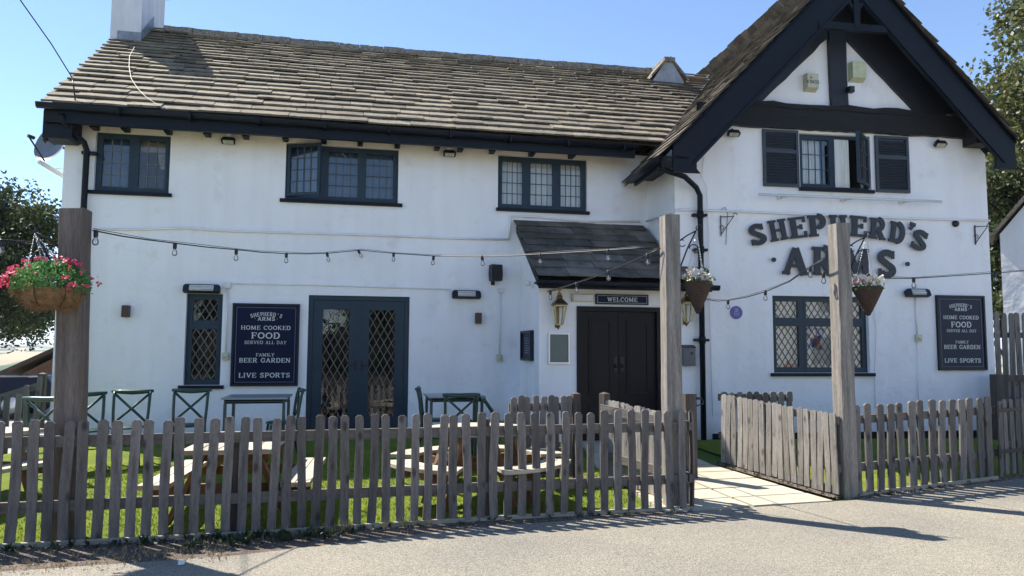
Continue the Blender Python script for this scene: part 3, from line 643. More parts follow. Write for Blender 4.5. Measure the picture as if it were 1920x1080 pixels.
def window(r, m, lights, pattern, leadm='leaddark', fw=.045, rec=.07, sill=None, back=None, backm=None, label=None, cols=4, rows=4, dx=.13, dz=.22, skip=(), frame='frame', lt=.012):
    """r opening; lights = list of (x0,x1,z0,z1) fractions; each light has a sash, a pane and its leading"""
    x0, x1, z0, z1 = r; Wd, H = x1-x0, z1-z0
    f = MB(); frame_ring(f, r, m, rec, rec+.07, fw)
    ls = []
    for (a, b, c, d) in lights:
        q = [x0+Wd*a, x0+Wd*b, z0+H*c, z0+H*d]; ls.append(q)
    # mullions where lights meet
    xsm = sorted(set(round(q[1], 3) for q in ls if q[1] < x1-.02)); zsm = sorted(set(round(q[3], 3) for q in ls if q[3] < z1-.02))
    for x in xsm: f.box(x-.03, x+.03, rec-.004, rec+.075, z0+fw, z1-fw, m)
    for z in zsm: f.box(x0+fw, x1-fw, rec-.007, rec+.078, z-.028, z+.028, m)
    wo = f.build('window', frame, pub)
    if label: wo['label'] = label
    pn = MB(); ld = MB(); sash = MB()
    for i, q in enumerate(ls):
        q = [q[0]+(fw if q[0]-x0 < .02 else .03), q[1]-(fw if x1-q[1] < .02 else .03), q[2]+(fw if q[2]-z0 < .02 else .028), q[3]-(fw if z1-q[3] < .02 else .028)]
        if i in skip: continue
        frame_ring(sash, q, m, rec-.008, rec+.05, .038)
        g_ = inset(q, .038); pn.box(g_[0], g_[1], rec+.020, rec+.024, g_[2], g_[3], m)
        if pattern == 'grid': leadgrid(ld, g_, m, rec+.014, cols, rows, lt)
        else: leaddiamond(ld, g_, m, rec+.013, dx, dz, lt)
    sash.build('sash', frame, wo); pn.build('pane', 'glass', wo); ld.build('leading', leadm, wo)
    if sill:
        s = MB(); s.box(x0-sill, x1+sill, -.05, .10, z0-.055, z0-.003, m); s.build('sill', 'trim', wo)
    if back:
        bm_ = MB(); n = 40
        for i in range(n):      # softly pleated cloth behind the glass
            xa = x0+Wd*(back[0]+(back[1]-back[0])*i/n); xb = x0+Wd*(back[0]+(back[1]-back[0])*(i+1)/n)
            ya = .165+.012*math.sin(i*1.3); yb = .165+.012*math.sin((i+1)*1.3)
            za = z0+H*back[2]; zb = z0+H*back[3]
            bm_.add([m @ Vector(p) for p in ((xa, ya, za), (xb, yb, zb if 0 else za), (xb, yb, zb), (xa, ya, zb))], [(0, 1, 2, 3)], True)
        bm_.build('curtain', backm, wo, fix=False)
    return wo
w1 = window(W1, I4, [(0, .5, 0, 1), (.5, 1, 0, 1)], 'grid', 'lead', cols=3, rows=4, sill=.05, label='ground-lit two light window with one bluish and one dark pane')
w1['label'] = 'two light leaded window nearest the chimney'
bb = MB(); bb.box(W1[0]+.55, W1[1]-.05, .2, .21, W1[3]-.22, W1[3]-.02); bb.build('blind', 'beigeblind', w1)
bb = MB(); bb.box(W1[0]+.02, W1[0]+.56, .2, .21, W1[2]+.02, W1[3]-.02); bb.build('curtain', 'blueback', w1)  # blue sheet standing in for the sky reflected in the left pane
w2 = window(W2, I4, [(0, .335, 0, 1), (.335, .67, 0, 1), (.67, 1, 0, 1)], 'grid', 'leaddark', cols=4, rows=4, sill=.07, skip=(0,), back=(.02, .98, .02, .98), backm='blueback')  # blue-grey sheet behind these panes carries the reflected sky as colour
w2['label'] = 'three light window with its left casement pushed open'
def casement(parent, hinge, wdt, z0, z1, ang, m, yy, cols, rows, name='open_casement', leadm='leaddark', side=1):
    """opening sash hinged at local x=hinge, swung outward by ang; side=1 hinge on the left"""
    fr = MB(); pn = MB(); ld = MB(); r = [0, wdt, z0, z1]
    frame_ring(fr, r, I4, -.02, .03, .045); g_ = inset(r, .045); pn.box(g_[0], g_[1], .003, .007, g_[2], g_[3]); leadgrid(ld, g_, I4, -.004, cols, rows)
    mm = m @ Matrix.Translation((hinge, yy, 0)) @ Matrix.Rotation(-ang if side > 0 else ang, 4, 'Z')
    if side < 0: mm = m @ Matrix.Translation((hinge, yy, 0)) @ Matrix.Rotation(ang, 4, 'Z') @ Matrix.Translation((-wdt, 0, 0))
    fr.xf(mm).build(name, 'frame', parent); pn.xf(mm).build('casement_pane', 'glass', parent); ld.xf(mm).build('casement_leading', leadm, parent)
Wd2 = W2[1]-W2[0]
casement(w2, W2[0]+.03, Wd2*.335-.03, W2[2]+.05, W2[3]-.02, rad(24), I4, .03, 4, 4)
hb = MB()
for dx_, dz_ in ((.87, .78), (.90, .76), (.86, .80)): hb.lathe([(.012, -.01), (.02, 0), (.012, .01)], (W2[0]+dx_, .16, W2[2]+dz_), 8)
hb.build('hanging_ornament', 'plasticwhite', w2)
w3 = window(W3, I4, [(0, .325, 0, 1), (.325, .665, 0, 1), (.665, 1, 0, 1)], 'grid', 'leaddark', cols=4, rows=4, sill=.03, back=(.03, .97, .03, .98), backm='curtain')
w3['label'] = 'three light window filled with pale net curtain'
w4 = window(W4, I4, [(0, 1, 0, .66), (0, 1, .66, 1)], 'diamond', 'lead', dx=.117, dz=.19, sill=.06, back=(.3, .98, .05, .6), backm='browncurt', lt=.013)
w4['label'] = 'tall narrow diamond leaded window'
w5 = window(W5, MR, [(0, .5, 0, 1), (.5, 1, 0, 1)], 'grid', 'leaddark', cols=4, rows=3, sill=.03, skip=(1,), back=(.02, .36, .03, .97), backm='curtain')
w5['label'] = 'gable window between louvred shutters with right casement open'
cc = MB(); xw = W5[0]; wd5 = W5[1]-W5[0]
cc.box(xw+wd5*.37, xw+wd5*.48, .24, .26, W5[2]+.05, W5[3]-.05, MR); cc.build('blue_curtain', 'blueback', w5)
cc = MB(); cc.box(xw+wd5*.53, xw+wd5*.74, .09, .10, W5[2]+.05, W5[3]-.05, MR); cc.build('curtain', 'curtain', w5)
casement(w5, W5[1]-.035, wd5*.46, W5[2]+.05, W5[3]-.03, rad(42), MR, .02, 4, 3, side=-1)
w6 = window(W6, MR, [(0, .325, 0, .66), (.325, .69, 0, .66), (.69, 1, 0, .66), (0, .325, .66, 1), (.325, .69, .66, 1), (.69, 1, .66, 1)], 'diamond', 'leaddark', dx=.105, dz=.16, sill=.06, back=(.01, .99, .02, .99), backm='blind', lt=.012)
w6['label'] = 'six light diamond leaded ground floor window with bunting inside'
def tri(mb, px, py, s, rot=0.0, y=.155):
    x, z = Rw(px, py); a = [rot+math.pi/2+i*2.094 for i in range(3)]
    mb.add([MR @ Vector((x+s*math.cos(q), y, z+s*math.sin(q))) for q in a], [(0, 1, 2)])
for mk, ps in (('flagblue', [(1522, 620, .12, 3.14), (1545, 622, .12, 3.14), (1532, 645, .1, 0), (1604, 630, .06, 0), (1604, 668, .08, 0), (1612, 690, .07, 0), (1514, 632, .07, 3.14)]), ('flagred', [(1541, 640, .09, 3.14), (1548, 652, .06, 0), (1486, 684, .08, 0), (1494, 686, .08, .3)]), ('flagwhite', [(1603, 650, .06, 0), (1602, 682, .05, 0)])):
    for i, p in enumerate(ps): t_ = MB(); tri(t_, *p, y=.140+.002*i); t_.build('bunting', mk, w6, fix=False)
# shutters
for (a, b) in (((1428, 243), (1497, 352)), ((1638, 255), (1704, 363))):
    r = rectR(a, b); s = MB(); frame_ring(s, r, MR, -.045, -.008, .045)
    zm = r[2]+(r[3]-r[2])*.62; s.box(r[0]+.045, r[1]-.045, -.043, -.01, zm-.03, zm+.03, MR); s.box(r[0]+.04, r[1]-.04, -.012, -.006, r[2]+.04, r[3]-.04, MR)
    so = s.build('shutter', 'shutter', pub); lv = MB(); z = r[2]+.06
    while z < r[3]-.06:
        if abs(z-zm) > .04:
            lv.add([MR @ Vector(p) for p in ((r[0]+.045, -.040, z-.008), (r[1]-.045, -.040, z-.008), (r[1]-.045, -.018, z+.026), (r[0]+.045, -.018, z+.026), (r[0]+.045, -.034, z-.014), (r[1]-.045, -.034, z-.014), (r[1]-.045, -.012, z+.02), (r[0]+.045, -.012, z+.02))], [(0, 1, 2, 3), (4, 5, 6, 7), (0, 1, 5, 4), (2, 3, 7, 6)])
        z += .045
    lv.build('louvre', 'shutter', so)
# french doors
x0, x1, z0, z1 = DR; fo = MB(); frame_ring(fo, [x0, x1, z0, z1], I4, .03, .12, .07, .04); fo.box(x0+.07, x1-.07, .05, .11, z0+.04, z0+.10)
fd = fo.build('french_door_frame', 'frame', pub); xm = (x0+x1)/2
for a, b, k in ((x0+.072, xm-.003, 0), (xm+.003, x1-.072, 1)):
    lf = MB(); r = [a, b, z0+.10, z1-.075]; lf.box(r[0], r[0]+.15, .045, .09, r[2], r[3]); lf.box(r[1]-.15, r[1], .045, .09, r[2], r[3])
    lf.box(r[0]+.15, r[1]-.15, .045, .09, r[3]-.14, r[3]); lf.box(r[0]+.15, r[1]-.15, .045, .09, r[2], r[2]+.16)
    if k: lf.box(xm-.02, xm+.02, .035, .045, r[2], r[3])
    do = lf.build('french_door', 'frame', pub); g_ = [r[0]+.15, r[1]-.15, r[2]+.16, r[3]-.14]
    p = MB(); p.box(g_[0], g_[1], .062, .066, g_[2], g_[3]); p.build('pane', 'glass', do)
    l = MB(); leaddiamond(l, g_, I4, .055, .116, .21, .011); l.build('leading', 'lead', do)
    h = MB(); hx = xm-.05 if k == 0 else xm+.05; h.box(hx-.014, hx+.014, .036, .045, 1.0, 1.16); h.tube([(hx, .03, 1.08), (hx+(.08 if k else -.08), .025, 1.08)], .008, 6); h.build('handle', 'metalblack', do)
# porch double door
x0, x1, z0, z1 = PD; m = Matrix.Translation((0, -1.27, 0)); fo = MB(); frame_ring(fo, [x0, x1, z0, z1], m, -.03, .10, .07, .03); fo.build('door_frame', 'door', pub)
xm = (x0+x1)/2
for a, b in ((x0+.072, xm-.003), (xm+.003, x1-.072)):
    d = MB(); d.box(a, b, .03, .07, z0+.03, z1-.072, m); H = z1-z0
    for (za, zb) in ((z0+.14, z0+.50), (z0+.66, z1-.20)):
        frame_ring(d, [a+.12, b-.12, za, zb], m, .012, .03, .028); d.box(a+.155, b-.155, .020, .03, za+.035, zb-.035, m)
    do = d.build('door', 'door', pub)
    h = MB(); hx = xm-.055 if a < xm-.2 else xm+.055
    h.box(hx-.03, hx+.03, .018, .03, 1.02, 1.24, m); h.lathe([(.01, 0), (.024, .02), (.018, .05), (.008, .06)], m @ Vector((hx, -.0, 1.08)), 10); h.build('handle', 'metalblack', do)

# ---- long roof
SN, CS = math.sin(rad(37)), math.cos(rad(37))
EZ, EY = 4.74, -.47
def slates(mb, o, u, v, n, width, length, e0, e1, th, w0, w1, jit=.012, left=0.0, right=None, sag=0.0):
    """courses of individual stone slates; o origin at eave, u along, v up the slope, n normal"""
    s = 0.0; k = 0
    while s < length:
        f = s/length; ex = e0+(e1-e0)*f; L = ex*1.9
        x = left + random.uniform(-.02, .01) - (random.uniform(0, .3) if k % 2 else 0); xl = width if right is None else right(s)
        x = max(x, left-.03)
        while x < xl:
            w_ = random.uniform(w0, w1)*(1-.35*f); xe = min(x+w_, xl+.01)
            if xl - xe < .1: xe = xl
            t = th*random.uniform(.88, 1.15); s0 = s+random.uniform(-jit, jit); lift = random.uniform(0, .004)
            tl = random.uniform(-.006, .006)
            dz = -sag*math.sin(math.pi*min(1, max(0, x/width)))*f
            def P(a, b, h): return o + u*a + v*b + n*(h+lift) + Vector((0, 0, dz))
            kk = max(2, int((xe-x)/.12)); lo = [P(x+.004+(xe-x-.008)*i/kk, s0+random.uniform(-.005, .005)+tl*i/kk, 0) for i in range(kk+1)]
            top = [p + n*(t*1.9+random.uniform(-.003, .003)) for p in lo]; lob = [p + n*t*1.25 for p in lo]; btb = [P(x+.004+(xe-x-.008)*i/kk, s0+L, 0) for i in range(kk+1)]
            bt = [P(x+.004+(xe-x-.008)*i/kk, s0+L, t*.25) for i in range(kk+1)]
            c = kk+1
            mb.add(lob+top+bt+btb, [(i, i+1, c+i+1, c+i) for i in range(kk)] + [(c+i, c+i+1, 2*c+i+1, 2*c+i) for i in range(kk)] + [(0, c, 2*c, 3*c), (kk, 3*c+kk, 2*c+kk, c+kk)] + [(i+1, i, 3*c+i, 3*c+i+1) for i in range(kk)])
            x = xe
        s += ex; k += 1
RL = (3.0-EY)/CS
sr = MB(); o = Vector((-4.42, EY, EZ)); u = Vector((1, 0, 0)); v = Vector((0, CS, SN)); n = Vector((0, -SN, CS))
CG, SG = math.cos(rad(46.3)), math.sin(rad(46.3))
LG = (APS+.42)/CG; GY0, GY1 = -.56, 7.6
el = Vector((APS-LG*CG, GY0, GA-LG*SG)); ERX = Rw(1906, 300, .5)[0]; er = Vector((ERX, GY0, GA-(ERX-APS)*SG/CG)); LGR = (ERX-APS)/CG
def valleyX(Yv, z):
    X = 4.5
    for _ in range(25):
        lp = MRI @ Vector((X, Yv, z)); X += (z-(el.z + (lp.x-el.x)*SG/CG))*CG/SG
    return X
def rlim(s): return valleyX(EY+s*CS, EZ+s*SN)+4.42+.04
slates(sr, o, u, v, n, 10.2, RL,     .265, .150, .045, .38, .72, jit=.003, right=rlim, sag=.05)
sr.build('roof', 'slate', pub)
un = MB()
un.add([(-4.38, EY+.04, EZ), (valleyX(EY, EZ)+.02, EY+.04, EZ), (valleyX(3, 7.3)+.05, 3, 7.33), (-4.38, 3, 7.33)], [(0, 1, 2, 3)])
un.add([(-4.38, 6.4, EZ), (6.9, 6.4, EZ), (6.9, 3, 7.38), (-4.38, 3, 7.38)], [(0, 1, 2, 3)])
un.build('roof_underlay', 'slatedark', pub)
rg = MB()
x = -3.75
while x < 6.25:
    l = random.uniform(.4, .55); a = x+.01; b = min(x+l, 6.25); dz = random.uniform(-.006, .006)-.05*math.sin(math.pi*(x+4.4)/10.6)
    kk = 5
    for i in range(kk):
        xa = a+(b-a)*i/kk; xb = a+(b-a)*(i+1)/kk; j = random.uniform(-.008, .008)
        rg.add([(xa, 2.86, 7.33+dz), (xa, 2.90, 7.46+dz+j), (xa, 3.0, 7.50+dz+j), (xa, 3.14, 7.38+dz), (xb, 2.86, 7.33+dz), (xb, 2.90, 7.46+dz+j*.5), (xb, 3.0, 7.50+dz+j), (xb, 3.14, 7.38+dz)], [(0, 1, 5, 4), (1, 2, 6, 5), (2, 3, 7, 6), (0, 1, 2, 3), (4, 5, 6, 7)])
    x = b
rg.build('ridge_tile', 'ridge', pub)
# chimney
chx0, chx1, chy0, chy1 = -4.46, -3.95, 2.25, 3.75
ch = MB(); ch.box(chx0, chx1, chy0, chy1, 4.0, 8.36); co = ch.build('chimney', 'chimneywall', pub)
c2 = MB(); c2.box(chx0-.06, chx1+.06, chy0-.06, chy1+.06, 8.36, 8.46); c2.box(chx0-.02, chx1+.02, chy0-.02, chy1+.02, 8.46, 8.52)
c2.build('chimney_cap', 'chimneywall', co)
for yy in (2.6, 3.4): c3 = MB(); c3.lathe([(.13, 0), (.11, .24), (.13, .32), (.10, .32)], ((chx0+chx1)/2, yy, 8.52), 14); c3.build('chimney_pot', 'tilebrown', co)
c4 = MB(); zf = EZ+(chy0-EY)*SN/CS
c4.box(chx0+.12, chx1+.012, chy0-.012, chy0-.003, zf+.0, zf+.22)
c4.add([(chx1+.012, chy0-.012, zf+.05), (chx1+.012, chy0-.012, zf+.24), (chx1+.012, 3.0, zf+.24+.62), (chx1+.012, 3.0, zf+.66)], [(0, 1, 2, 3)])
c4.build('flashing', mat('painted_lead_flashing', (.22, .24, .29), .5, var=.3, scale=8), co)
# small dormer-like capped stack beyond the ridge
dp = atD(1254, 125, 15.5); dm = MB(); dx_, dy_, dz_ = dp
Tz = atY(1254, 108, dy_).z; Bz = atY(1254, 150, dy_).z; hw = (atY(1288, 142, dy_).x - dx_)*.82
dm.add([(dx_-hw, dy_, Bz), (dx_+hw, dy_, Bz), (dx_+.09, dy_, Tz-.1), (dx_-.09, dy_, Tz-.1), (dx_-hw, dy_+1.5, Bz), (dx_+hw, dy_+1.5, Bz), (dx_+.09, dy_+1.5, Tz-.1), (dx_-.09, dy_+1.5, Tz-.1)], [(0, 1, 2, 3), (4, 5, 6, 7), (0, 3, 7, 4), (1, 2, 6, 5)])
dm.box(dx_-hw, dx_+hw, dy_, dy_+1.5, Bz-1.2, Bz)
do = dm.build('rear_gable', mat('weathered_lead_cladding', (.36, .39, .43), .7, var=.25, scale=4), pub)
dm = MB()
for sg in (-1, 1):
    a = Vector((dx_+sg*(hw+.07), dy_-.05, Bz+.02)); b = Vector((dx_+sg*.03, dy_-.05, Tz-.04)); dm.add([a, b, b+Vector((0, 1.6, 0)), a+Vector((0, 1.6, 0)), a+Vector((0, 0, .06)), b+Vector((0, 0, .06)), b+Vector((0, 1.6, .06)), a+Vector((0, 1.6, .06))], [(0, 1, 2, 3), (4, 5, 6, 7), (0, 1, 5, 4), (0, 3, 7, 4), (2, 3, 7, 6)])
dm.box(dx_-.12, dx_+.12, dy_-.06, dy_+1.5, Tz-.1, Tz-.01)
dm.build('rear_gable_roof', 'ridge', do)
# eaves: soffit, fascia, gutter, rafter ends
ev = MB(); ev.box(-4.40, 4.42, -.465, -.40, 4.51, 4.735); ev.box(-4.38, 4.42, -.40, .0, 4.62, 4.66); ev.build('fascia', 'trim', pub)
gt = MB(); prof = [(-.06, 0), (-.055, -.04), (-.035, -.068), (0, -.078), (.035, -.068), (.055, -.04), (.06, 0)]
def gutter(mb, a, b, m=I4, sc_=1.0, z=0.0):
    a = Vector(a); b = Vector(b); d = (b-a).normalized(); sd = d.cross(Vector((0, 0, 1))).normalized()
    vs_ = [m @ (p + sd*y*sc_ + Vector((0, 0, q*sc_))) for p in (a, b) for y, q in prof]
    k = len(prof); mb.add(vs_, [(i, i+1, k+i+1, k+i) for i in range(k-1)] + [tuple(range(k)), tuple(range(k, 2*k))], True)
gutter(gt, (-4.47, -.53, 4.76), (4.40, -.53, 4.70), sc_=1.05)
for x in [-3.4+.95*i for i in range(9)]: gt.box(x-.016, x+.016, -.605, -.45, 4.655-(x+4.4)*.0065, 4.765-(x+4.4)*.0065)
gt.build('gutter', 'trim', pub)
for px_ in (172, 231, 312, 386, 459, 534, 607, 676, 746, 821, 865, 925, 1000, 1075):
    x = Lw(px_, 250, -.2)[0]; r_ = MB(); r_.box(x-.04, x+.04, -.20, .01, 4.545, 4.62); r_.build('rafter_end', 'trim', pub)
eb = MB(); eb.prism([(-4.43, 4.70), (-4.05, 4.70), (-4.05, 4.33), (-4.10, 4.30), (-4.43, 4.30)], -.40, -.02); eb.build('eaves_bracket', 'trim', pub)
dpp = MB(); pts = [(-4.17, -.5, 4.62), (-4.14, -.42, 4.50), (-3.98, -.12, 4.33), (-3.95, -.09, 4.22), (-3.95, -.09, 0)]; dpp.tube(pts, .042, 10)
dpp.box(-4.02, -3.82, -.1, 0, 4.17, 4.21)
dpp.build('downpipe', 'trim', pub)

# ---- gable roof (in the wing's own frame, s along the front, y back)
m3 = MR.to_3x3()
gr = MB(); slates(gr, MR @ el, m3 @ Vector((0, 1, 0)), m3 @ Vector((CG, 0, SG)), m3 @ Vector((-SG, 0, CG)), GY1-GY0, LG, .24, .17, .024, .35, .6, jit=.02)
slates(gr, MR @ er, m3 @ Vector((0, 1, 0)), m3 @ Vector((-CG, 0, SG)), m3 @ Vector((SG, 0, CG)), GY1-GY0, LGR, .24, .17, .024, .35, .6, jit=.02)
gr.build('gable_roof', 'slategable', pub)
gu = MB()
for e, sg in ((el, 1), (er, -1)):
    q = [e+Vector((0, .03, -.01)), e+Vector((0, GY1-GY0, -.01)), Vector((APS, GY1, GA-.01)), Vector((APS, GY0+.03, GA-.01))]
    gu.add([MR @ p for p in q], [(0, 1, 2, 3)]); gu.add([MR @ (p+Vector((0, 0, -.05))) for p in q], [(0, 1, 2, 3)])
gu.build('gable_soffit', 'trim', pub)
# valley lead between the two roofs
va = MB(); pts = []
for Yv in (-.44, .3, 1, 1.7, 2.4, 3.0):
    z = EZ + (Yv-EY)*SN/CS
    # find X where gable roof reaches z
    X = 4.5
    for _ in range(20):
        lp = MRI @ Vector((X, Yv, z)); zz = el.z + (lp.x-el.x)*SG/CG; X += (z-zz)*CG/SG
    pts.append(Vector((X, Yv, z)))
for a, b in zip(pts[:-1], pts[1:]):
    w_ = .09; up = Vector((0, 0, .075))
    va.add([a+Vector((-w_, 0, 0))+up, b+Vector((-w_, 0, 0))+up, b+up*1.0, a+up*1.0, b+Vector((w_*.5, 0, w_*.5*SG/CG))+up, a+Vector((w_*.5, 0, w_*.5*SG/CG))+up], [(0, 1, 2, 3), (3, 2, 4, 5)])
va.build('valley_flashing', 'leadsheet', pub, fix=False)
# barge boards with shaped feet
BY0, BY1 = -.50, -.45
bw = .44
zo = lambda s: GA-.02-abs(s-APS)*SG/CG
def barge(sg, foot):
    t = Vector((APS, GA-.02)); k = SG/CG; e = Rw(*foot[0], .5)[0]; 
    vt = bw/CG
    inner_s = Rw(*foot[2], .5)[0]; bot = Rw(*foot[1], .5)[1]
    top_e = (e, zo(e)); ie = (inner_s, zo(inner_s)-vt)
    c1 = (inner_s, bot+.06); c2 = (inner_s-sg*.035, bot+.015)
    return [(APS, GA-.02), top_e, (e, bot), (inner_s-sg*(.06), bot), c2, c1, ie, (APS, GA-.02-vt)]
bl = MB(); bl.prism(barge(-1, ((1262, 270), (1262, 322), (1306, 270))), BY0, BY1); bl.xf(MR); bl.build('barge_board', 'trim', pub)
br = MB(); br.prism(barge(1, ((1903, 265), (1903, 318), (1868, 283))), BY0, BY1); br.xf(MR); br.build('barge_board', 'trim', pub)
# narrow moulding along the barge and second inner board
for sg in (-1, 1):
    mo = MB(); L = APS-.1 if sg < 0 else SR-APS-.1
    a = (APS+sg*.05, 0, zo(APS+.05)-bw/CG+.05); b = (APS+sg*L, 0, zo(APS+L)-bw/CG+.05)
    mo.bar(MR @ Vector((a[0], BY0-.012, a[2])), MR @ Vector((b[0], BY0-.012, b[2])), .02, .025)
    mo.build('barge_moulding', 'trim', pub)
# decorative collar and strut in the barge plane
dc = MB(); ca = Rw(1532, 42, .47); cb = Rw(1660, 62, .47); cz = (ca[1]+cb[1])/2
dc.box(ca[0], cb[0], -.51, -.44, cz-.055, cz+.055, MR); dc.box(APS-.05, APS+.05, -.52, -.45, cz, GA-.3, MR)
dc.bar(MR @ Vector((APS-.02, -.48, cz+.25)), MR @ Vector((APS-.2, -.48, cz+.55)), .05, .05); dc.bar(MR @ Vector((APS+.02, -.48, cz+.25)), MR @ Vector((APS+.2, -.48, cz+.55)), .05, .05)
dc.build('gable_collar', 'trim', pub)
# wall timbers: tie beam, king post, principal rafters
def ragged(x0, x1, z0, z1, n, j, m, y0, y1, mb):
    top = [(x0+(x1-x0)*i/n, z1+random.uniform(-j, j)) for i in range(n+1)]; bot = [(x0+(x1-x0)*i/n, z0+random.uniform(-j, j)) for i in range(n+1)]
    for i in range(n):
        mb.add([m @ Vector(p) for p in ((bot[i][0], y0, bot[i][1]), (bot[i+1][0], y0, bot[i+1][1]), (top[i+1][0], y0, top[i+1][1]), (top[i][0], y0, top[i][1]), (bot[i][0], y1, bot[i][1]), (bot[i+1][0], y1, bot[i+1][1]), (top[i+1][0], y1, top[i+1][1]), (top[i][0], y1, top[i][1]))], [(0, 1, 2, 3), (4, 5, 6, 7), (0, 1, 5, 4), (3, 2, 6, 7)])
s0, zb0 = Rw(1350, 236, .07); s1, zb1 = Rw(1808, 256, .07); zt0 = Rw(1430, 190, .07)[1]
tb = MB(); ragged(s0-.35, s1+.25, (zb0+zb1)/2, zt0-.07, 46, .010, MR, -.08, .0, tb); ragged(s0+.45, s1-.35, zt0-.085, zt0+.0, 16, .02, MR, -.10, .0, tb)
tb.box(s1+.02, s1+.36, -.30, -.0, zb1-.17, zb1+.12, MR)
tb.build('tie_beam', 'beam', pub)
T1 = Rw(1431, 188.5, .05); T2 = Rw(1551.5, 71.7, .05); T4 = Rw(1587.6, 73.7, .05); T5 = Rw(1714.7, 207, .05)
kp = MB(); ka = Rw(1556, 150, .06)[0]; kb = Rw(1588, 150, .06)[0]
kp.prism([(ka+.02, zt0-.02), (kb+.01, zt0-.02), (kb-.005, zt0+.5), (kb+.01, zt), (ka-.01, zt), (ka+.008, zt0+.45)], -.075, -.0); kp.xf(MR); kp.build('king_post', 'post_black', pub)
for (p, q, sg) in ((T1, T2, -1), (T5, T4, 1)):
    pr = MB(); n_ = 9; inn = [(p[0]+(q[0]-p[0])*i/n_ + random.uniform(-.012, .012), p[1]+(q[1]-p[1])*i/n_+random.uniform(-.008, .008)) for i in range(n_+1)]
    inn[0] = p; inn.append((APS, q[1]+.08 if 0 else zt))
    outp = [(APS, zt+.12), (p[0]+sg*.72, zt+.12-abs(p[0]+sg*.72-APS)*SG/CG), (p[0]+sg*.72, p[1]-.02)]
    pr.prism(inn[:-1]+[(q[0]-sg*.0, zt)]+outp, -.055, -.0); pr.xf(MR); pr.build('principal_rafter', 'post_black', pub)
# gable roof's left gutter and its downpipe
gl_ = MB(); gx = el.x-.03; gutter(gl_, (gx, .78, el.z-.02), (gx, -.50, el.z+.0), MR, 1.15); gl_.box(gx+.06, gx+.10, -.5, .8, el.z-.14, el.z, MR); gl_.build('gable_gutter', 'trim', pub)
gd = MB(); q0 = MR @ Vector((gx+.06, -.38, el.z-.08)); jx = Rw(1308, 350)[0]
q1 = MR @ Vector((jx-.33, -.30, el.z-.22)); q2 = MR @ Vector((jx-.06, -.09, el.z-.33)); q3 = MR @ Vector((jx, -.085, el.z-.45)); q4 = MR @ Vector((jx, -.085, -.2))
gd.tube([q0, q0+Vector((.02, 0, -.05)), q1, q2, q3, q4], .042, 10)
for zz in (3.42, 2.88, 1.5): gd.box(jx-.11, jx+.11, -.1, .0, zz-.02, zz+.02, MR); gd.lathe([(.052, -.05), (.055, 0), (.052, .05)], MR @ Vector((jx, -.085, zz)), 10)
gd.build('downpipe', 'trim', pub)
gsb = MB(); gsb.box(gx-.02, .02, -.5, 1.0, el.z-.0, el.z+.03, MR); gsb.build('gable_eave_board', 'trim', pub)

# ---- porch roof
PA = Vector((2.50, -1.58, 2.36)); pitch = math.atan2(3.42-2.36, 1.58); CP, SP = math.cos(pitch), math.sin(pitch)
pr_ = MB(); LP = 1.58/CP
slates(pr_, PA, Vector((1, 0, 0)), Vector((0, CP, SP)), Vector((0, -SP, CP)), 2.7, LP, .26, .22, .034, .32, .6, right=lambda s: 2.74 if s < .33 else 2.24, jit=.008)
pr_.build('porch_roof', 'slatedark', pub)
pu = MB(); pu.add([(2.52, -1.56, 2.34), (5.2, -1.56, 2.34), (5.2, -1.2, 2.34+.36*SP/CP), (4.75, 0, 3.38), (2.52, 0, 3.38)], [(0, 1, 2, 3, 4)])
pu.box(2.52, 5.2, -1.57, -1.53, 2.22, 2.33); pu.box(2.52, 5.15, -1.53, -1.28, 2.30, 2.33)
pu.add([(2.52, -1.56, 2.22), (2.52, -1.56, 2.34), (2.52, 0, 3.38), (2.52, 0, 3.26)], [(0, 1, 2, 3)])
pu.build('porch_fascia', 'trim', pub)
pg = MB(); gutter(pg, (2.48, -1.62, 2.33), (5.28, -1.62, 2.31), sc_=1.0); pg.build('porch_gutter', 'trim', pub)

# ================================================================ FIXED TO THE WALLS
# conduits and cables
def run(pts, r, name, label, matl, cat='cable', clips=0, sidew=1):
    mb = MB(); mb.tube(pts, r, 6)
    o = mb.build(name, matl); tag(o, label, cat); return o
def LP(px, py, out=.02):
    x, z = Lw(px, py, -out); return Vector((x, -out, z))
def RPt(px, py, out=.02):
    s, z = Rw(px, py, out); return MR @ Vector((s, -out, z))
run([LP(178, 430), LP(270, 430), LP(345, 427.5), LP(420, 433), LP(560, 437), LP(700, 441), LP(845, 447), LP(955, 449.5), LP(955, 450), LP(957, 405), LP(962, 405), LP(1010, 407), LP(1090, 415), LP(1200, 415.5)], .018, 'wall_conduit', 'white conduit under the upper windows of the long wing, stepping up by the porch roof', 'cablewhite', 'conduit')
run([atX(1212, 415, XC-.02)] + [atX(1240, 405, XC-.02), RPt(1267, 394)] + [RPt(x, y, .03) for x, y in ((1300, 393), (1340, 395), (1450, 399.5), (1560, 403.5), (1660, 408), (1760, 411.5), (1856, 413.5))], .017, 'wall_conduit', 'white conduit running across the gable wing just above the raised lettering', 'cablewhite', 'conduit')
run([LP(437, 532), LP(560, 534), LP(700, 538), LP(845, 543)], .010, 'wall_conduit', 'thin white cable run above the french doors between the two heaters', 'cablewhite', 'conduit')
for (a, b, lb) in (((427, 540), (423, 660), 'white vertical conduit between the tall narrow window and the left menu board'), ((938, 548), (936, 664), 'white vertical conduit beside the porch corner above a round isolator')):
    run([LP(*a), LP(*b)], .013, 'wall_conduit', lb, 'cablewhite', 'conduit')
run([RPt(1717, 556), RPt(1720, 628)], .013, 'wall_conduit', 'white vertical conduit below the right hand heater', 'cablewhite', 'conduit')
run([RPt(1720, 640), RPt(1722, 760)], .007, 'wall_cable', 'thin dark cable dropping from the isolator beside the right menu board', 'cablewhite', 'cable')
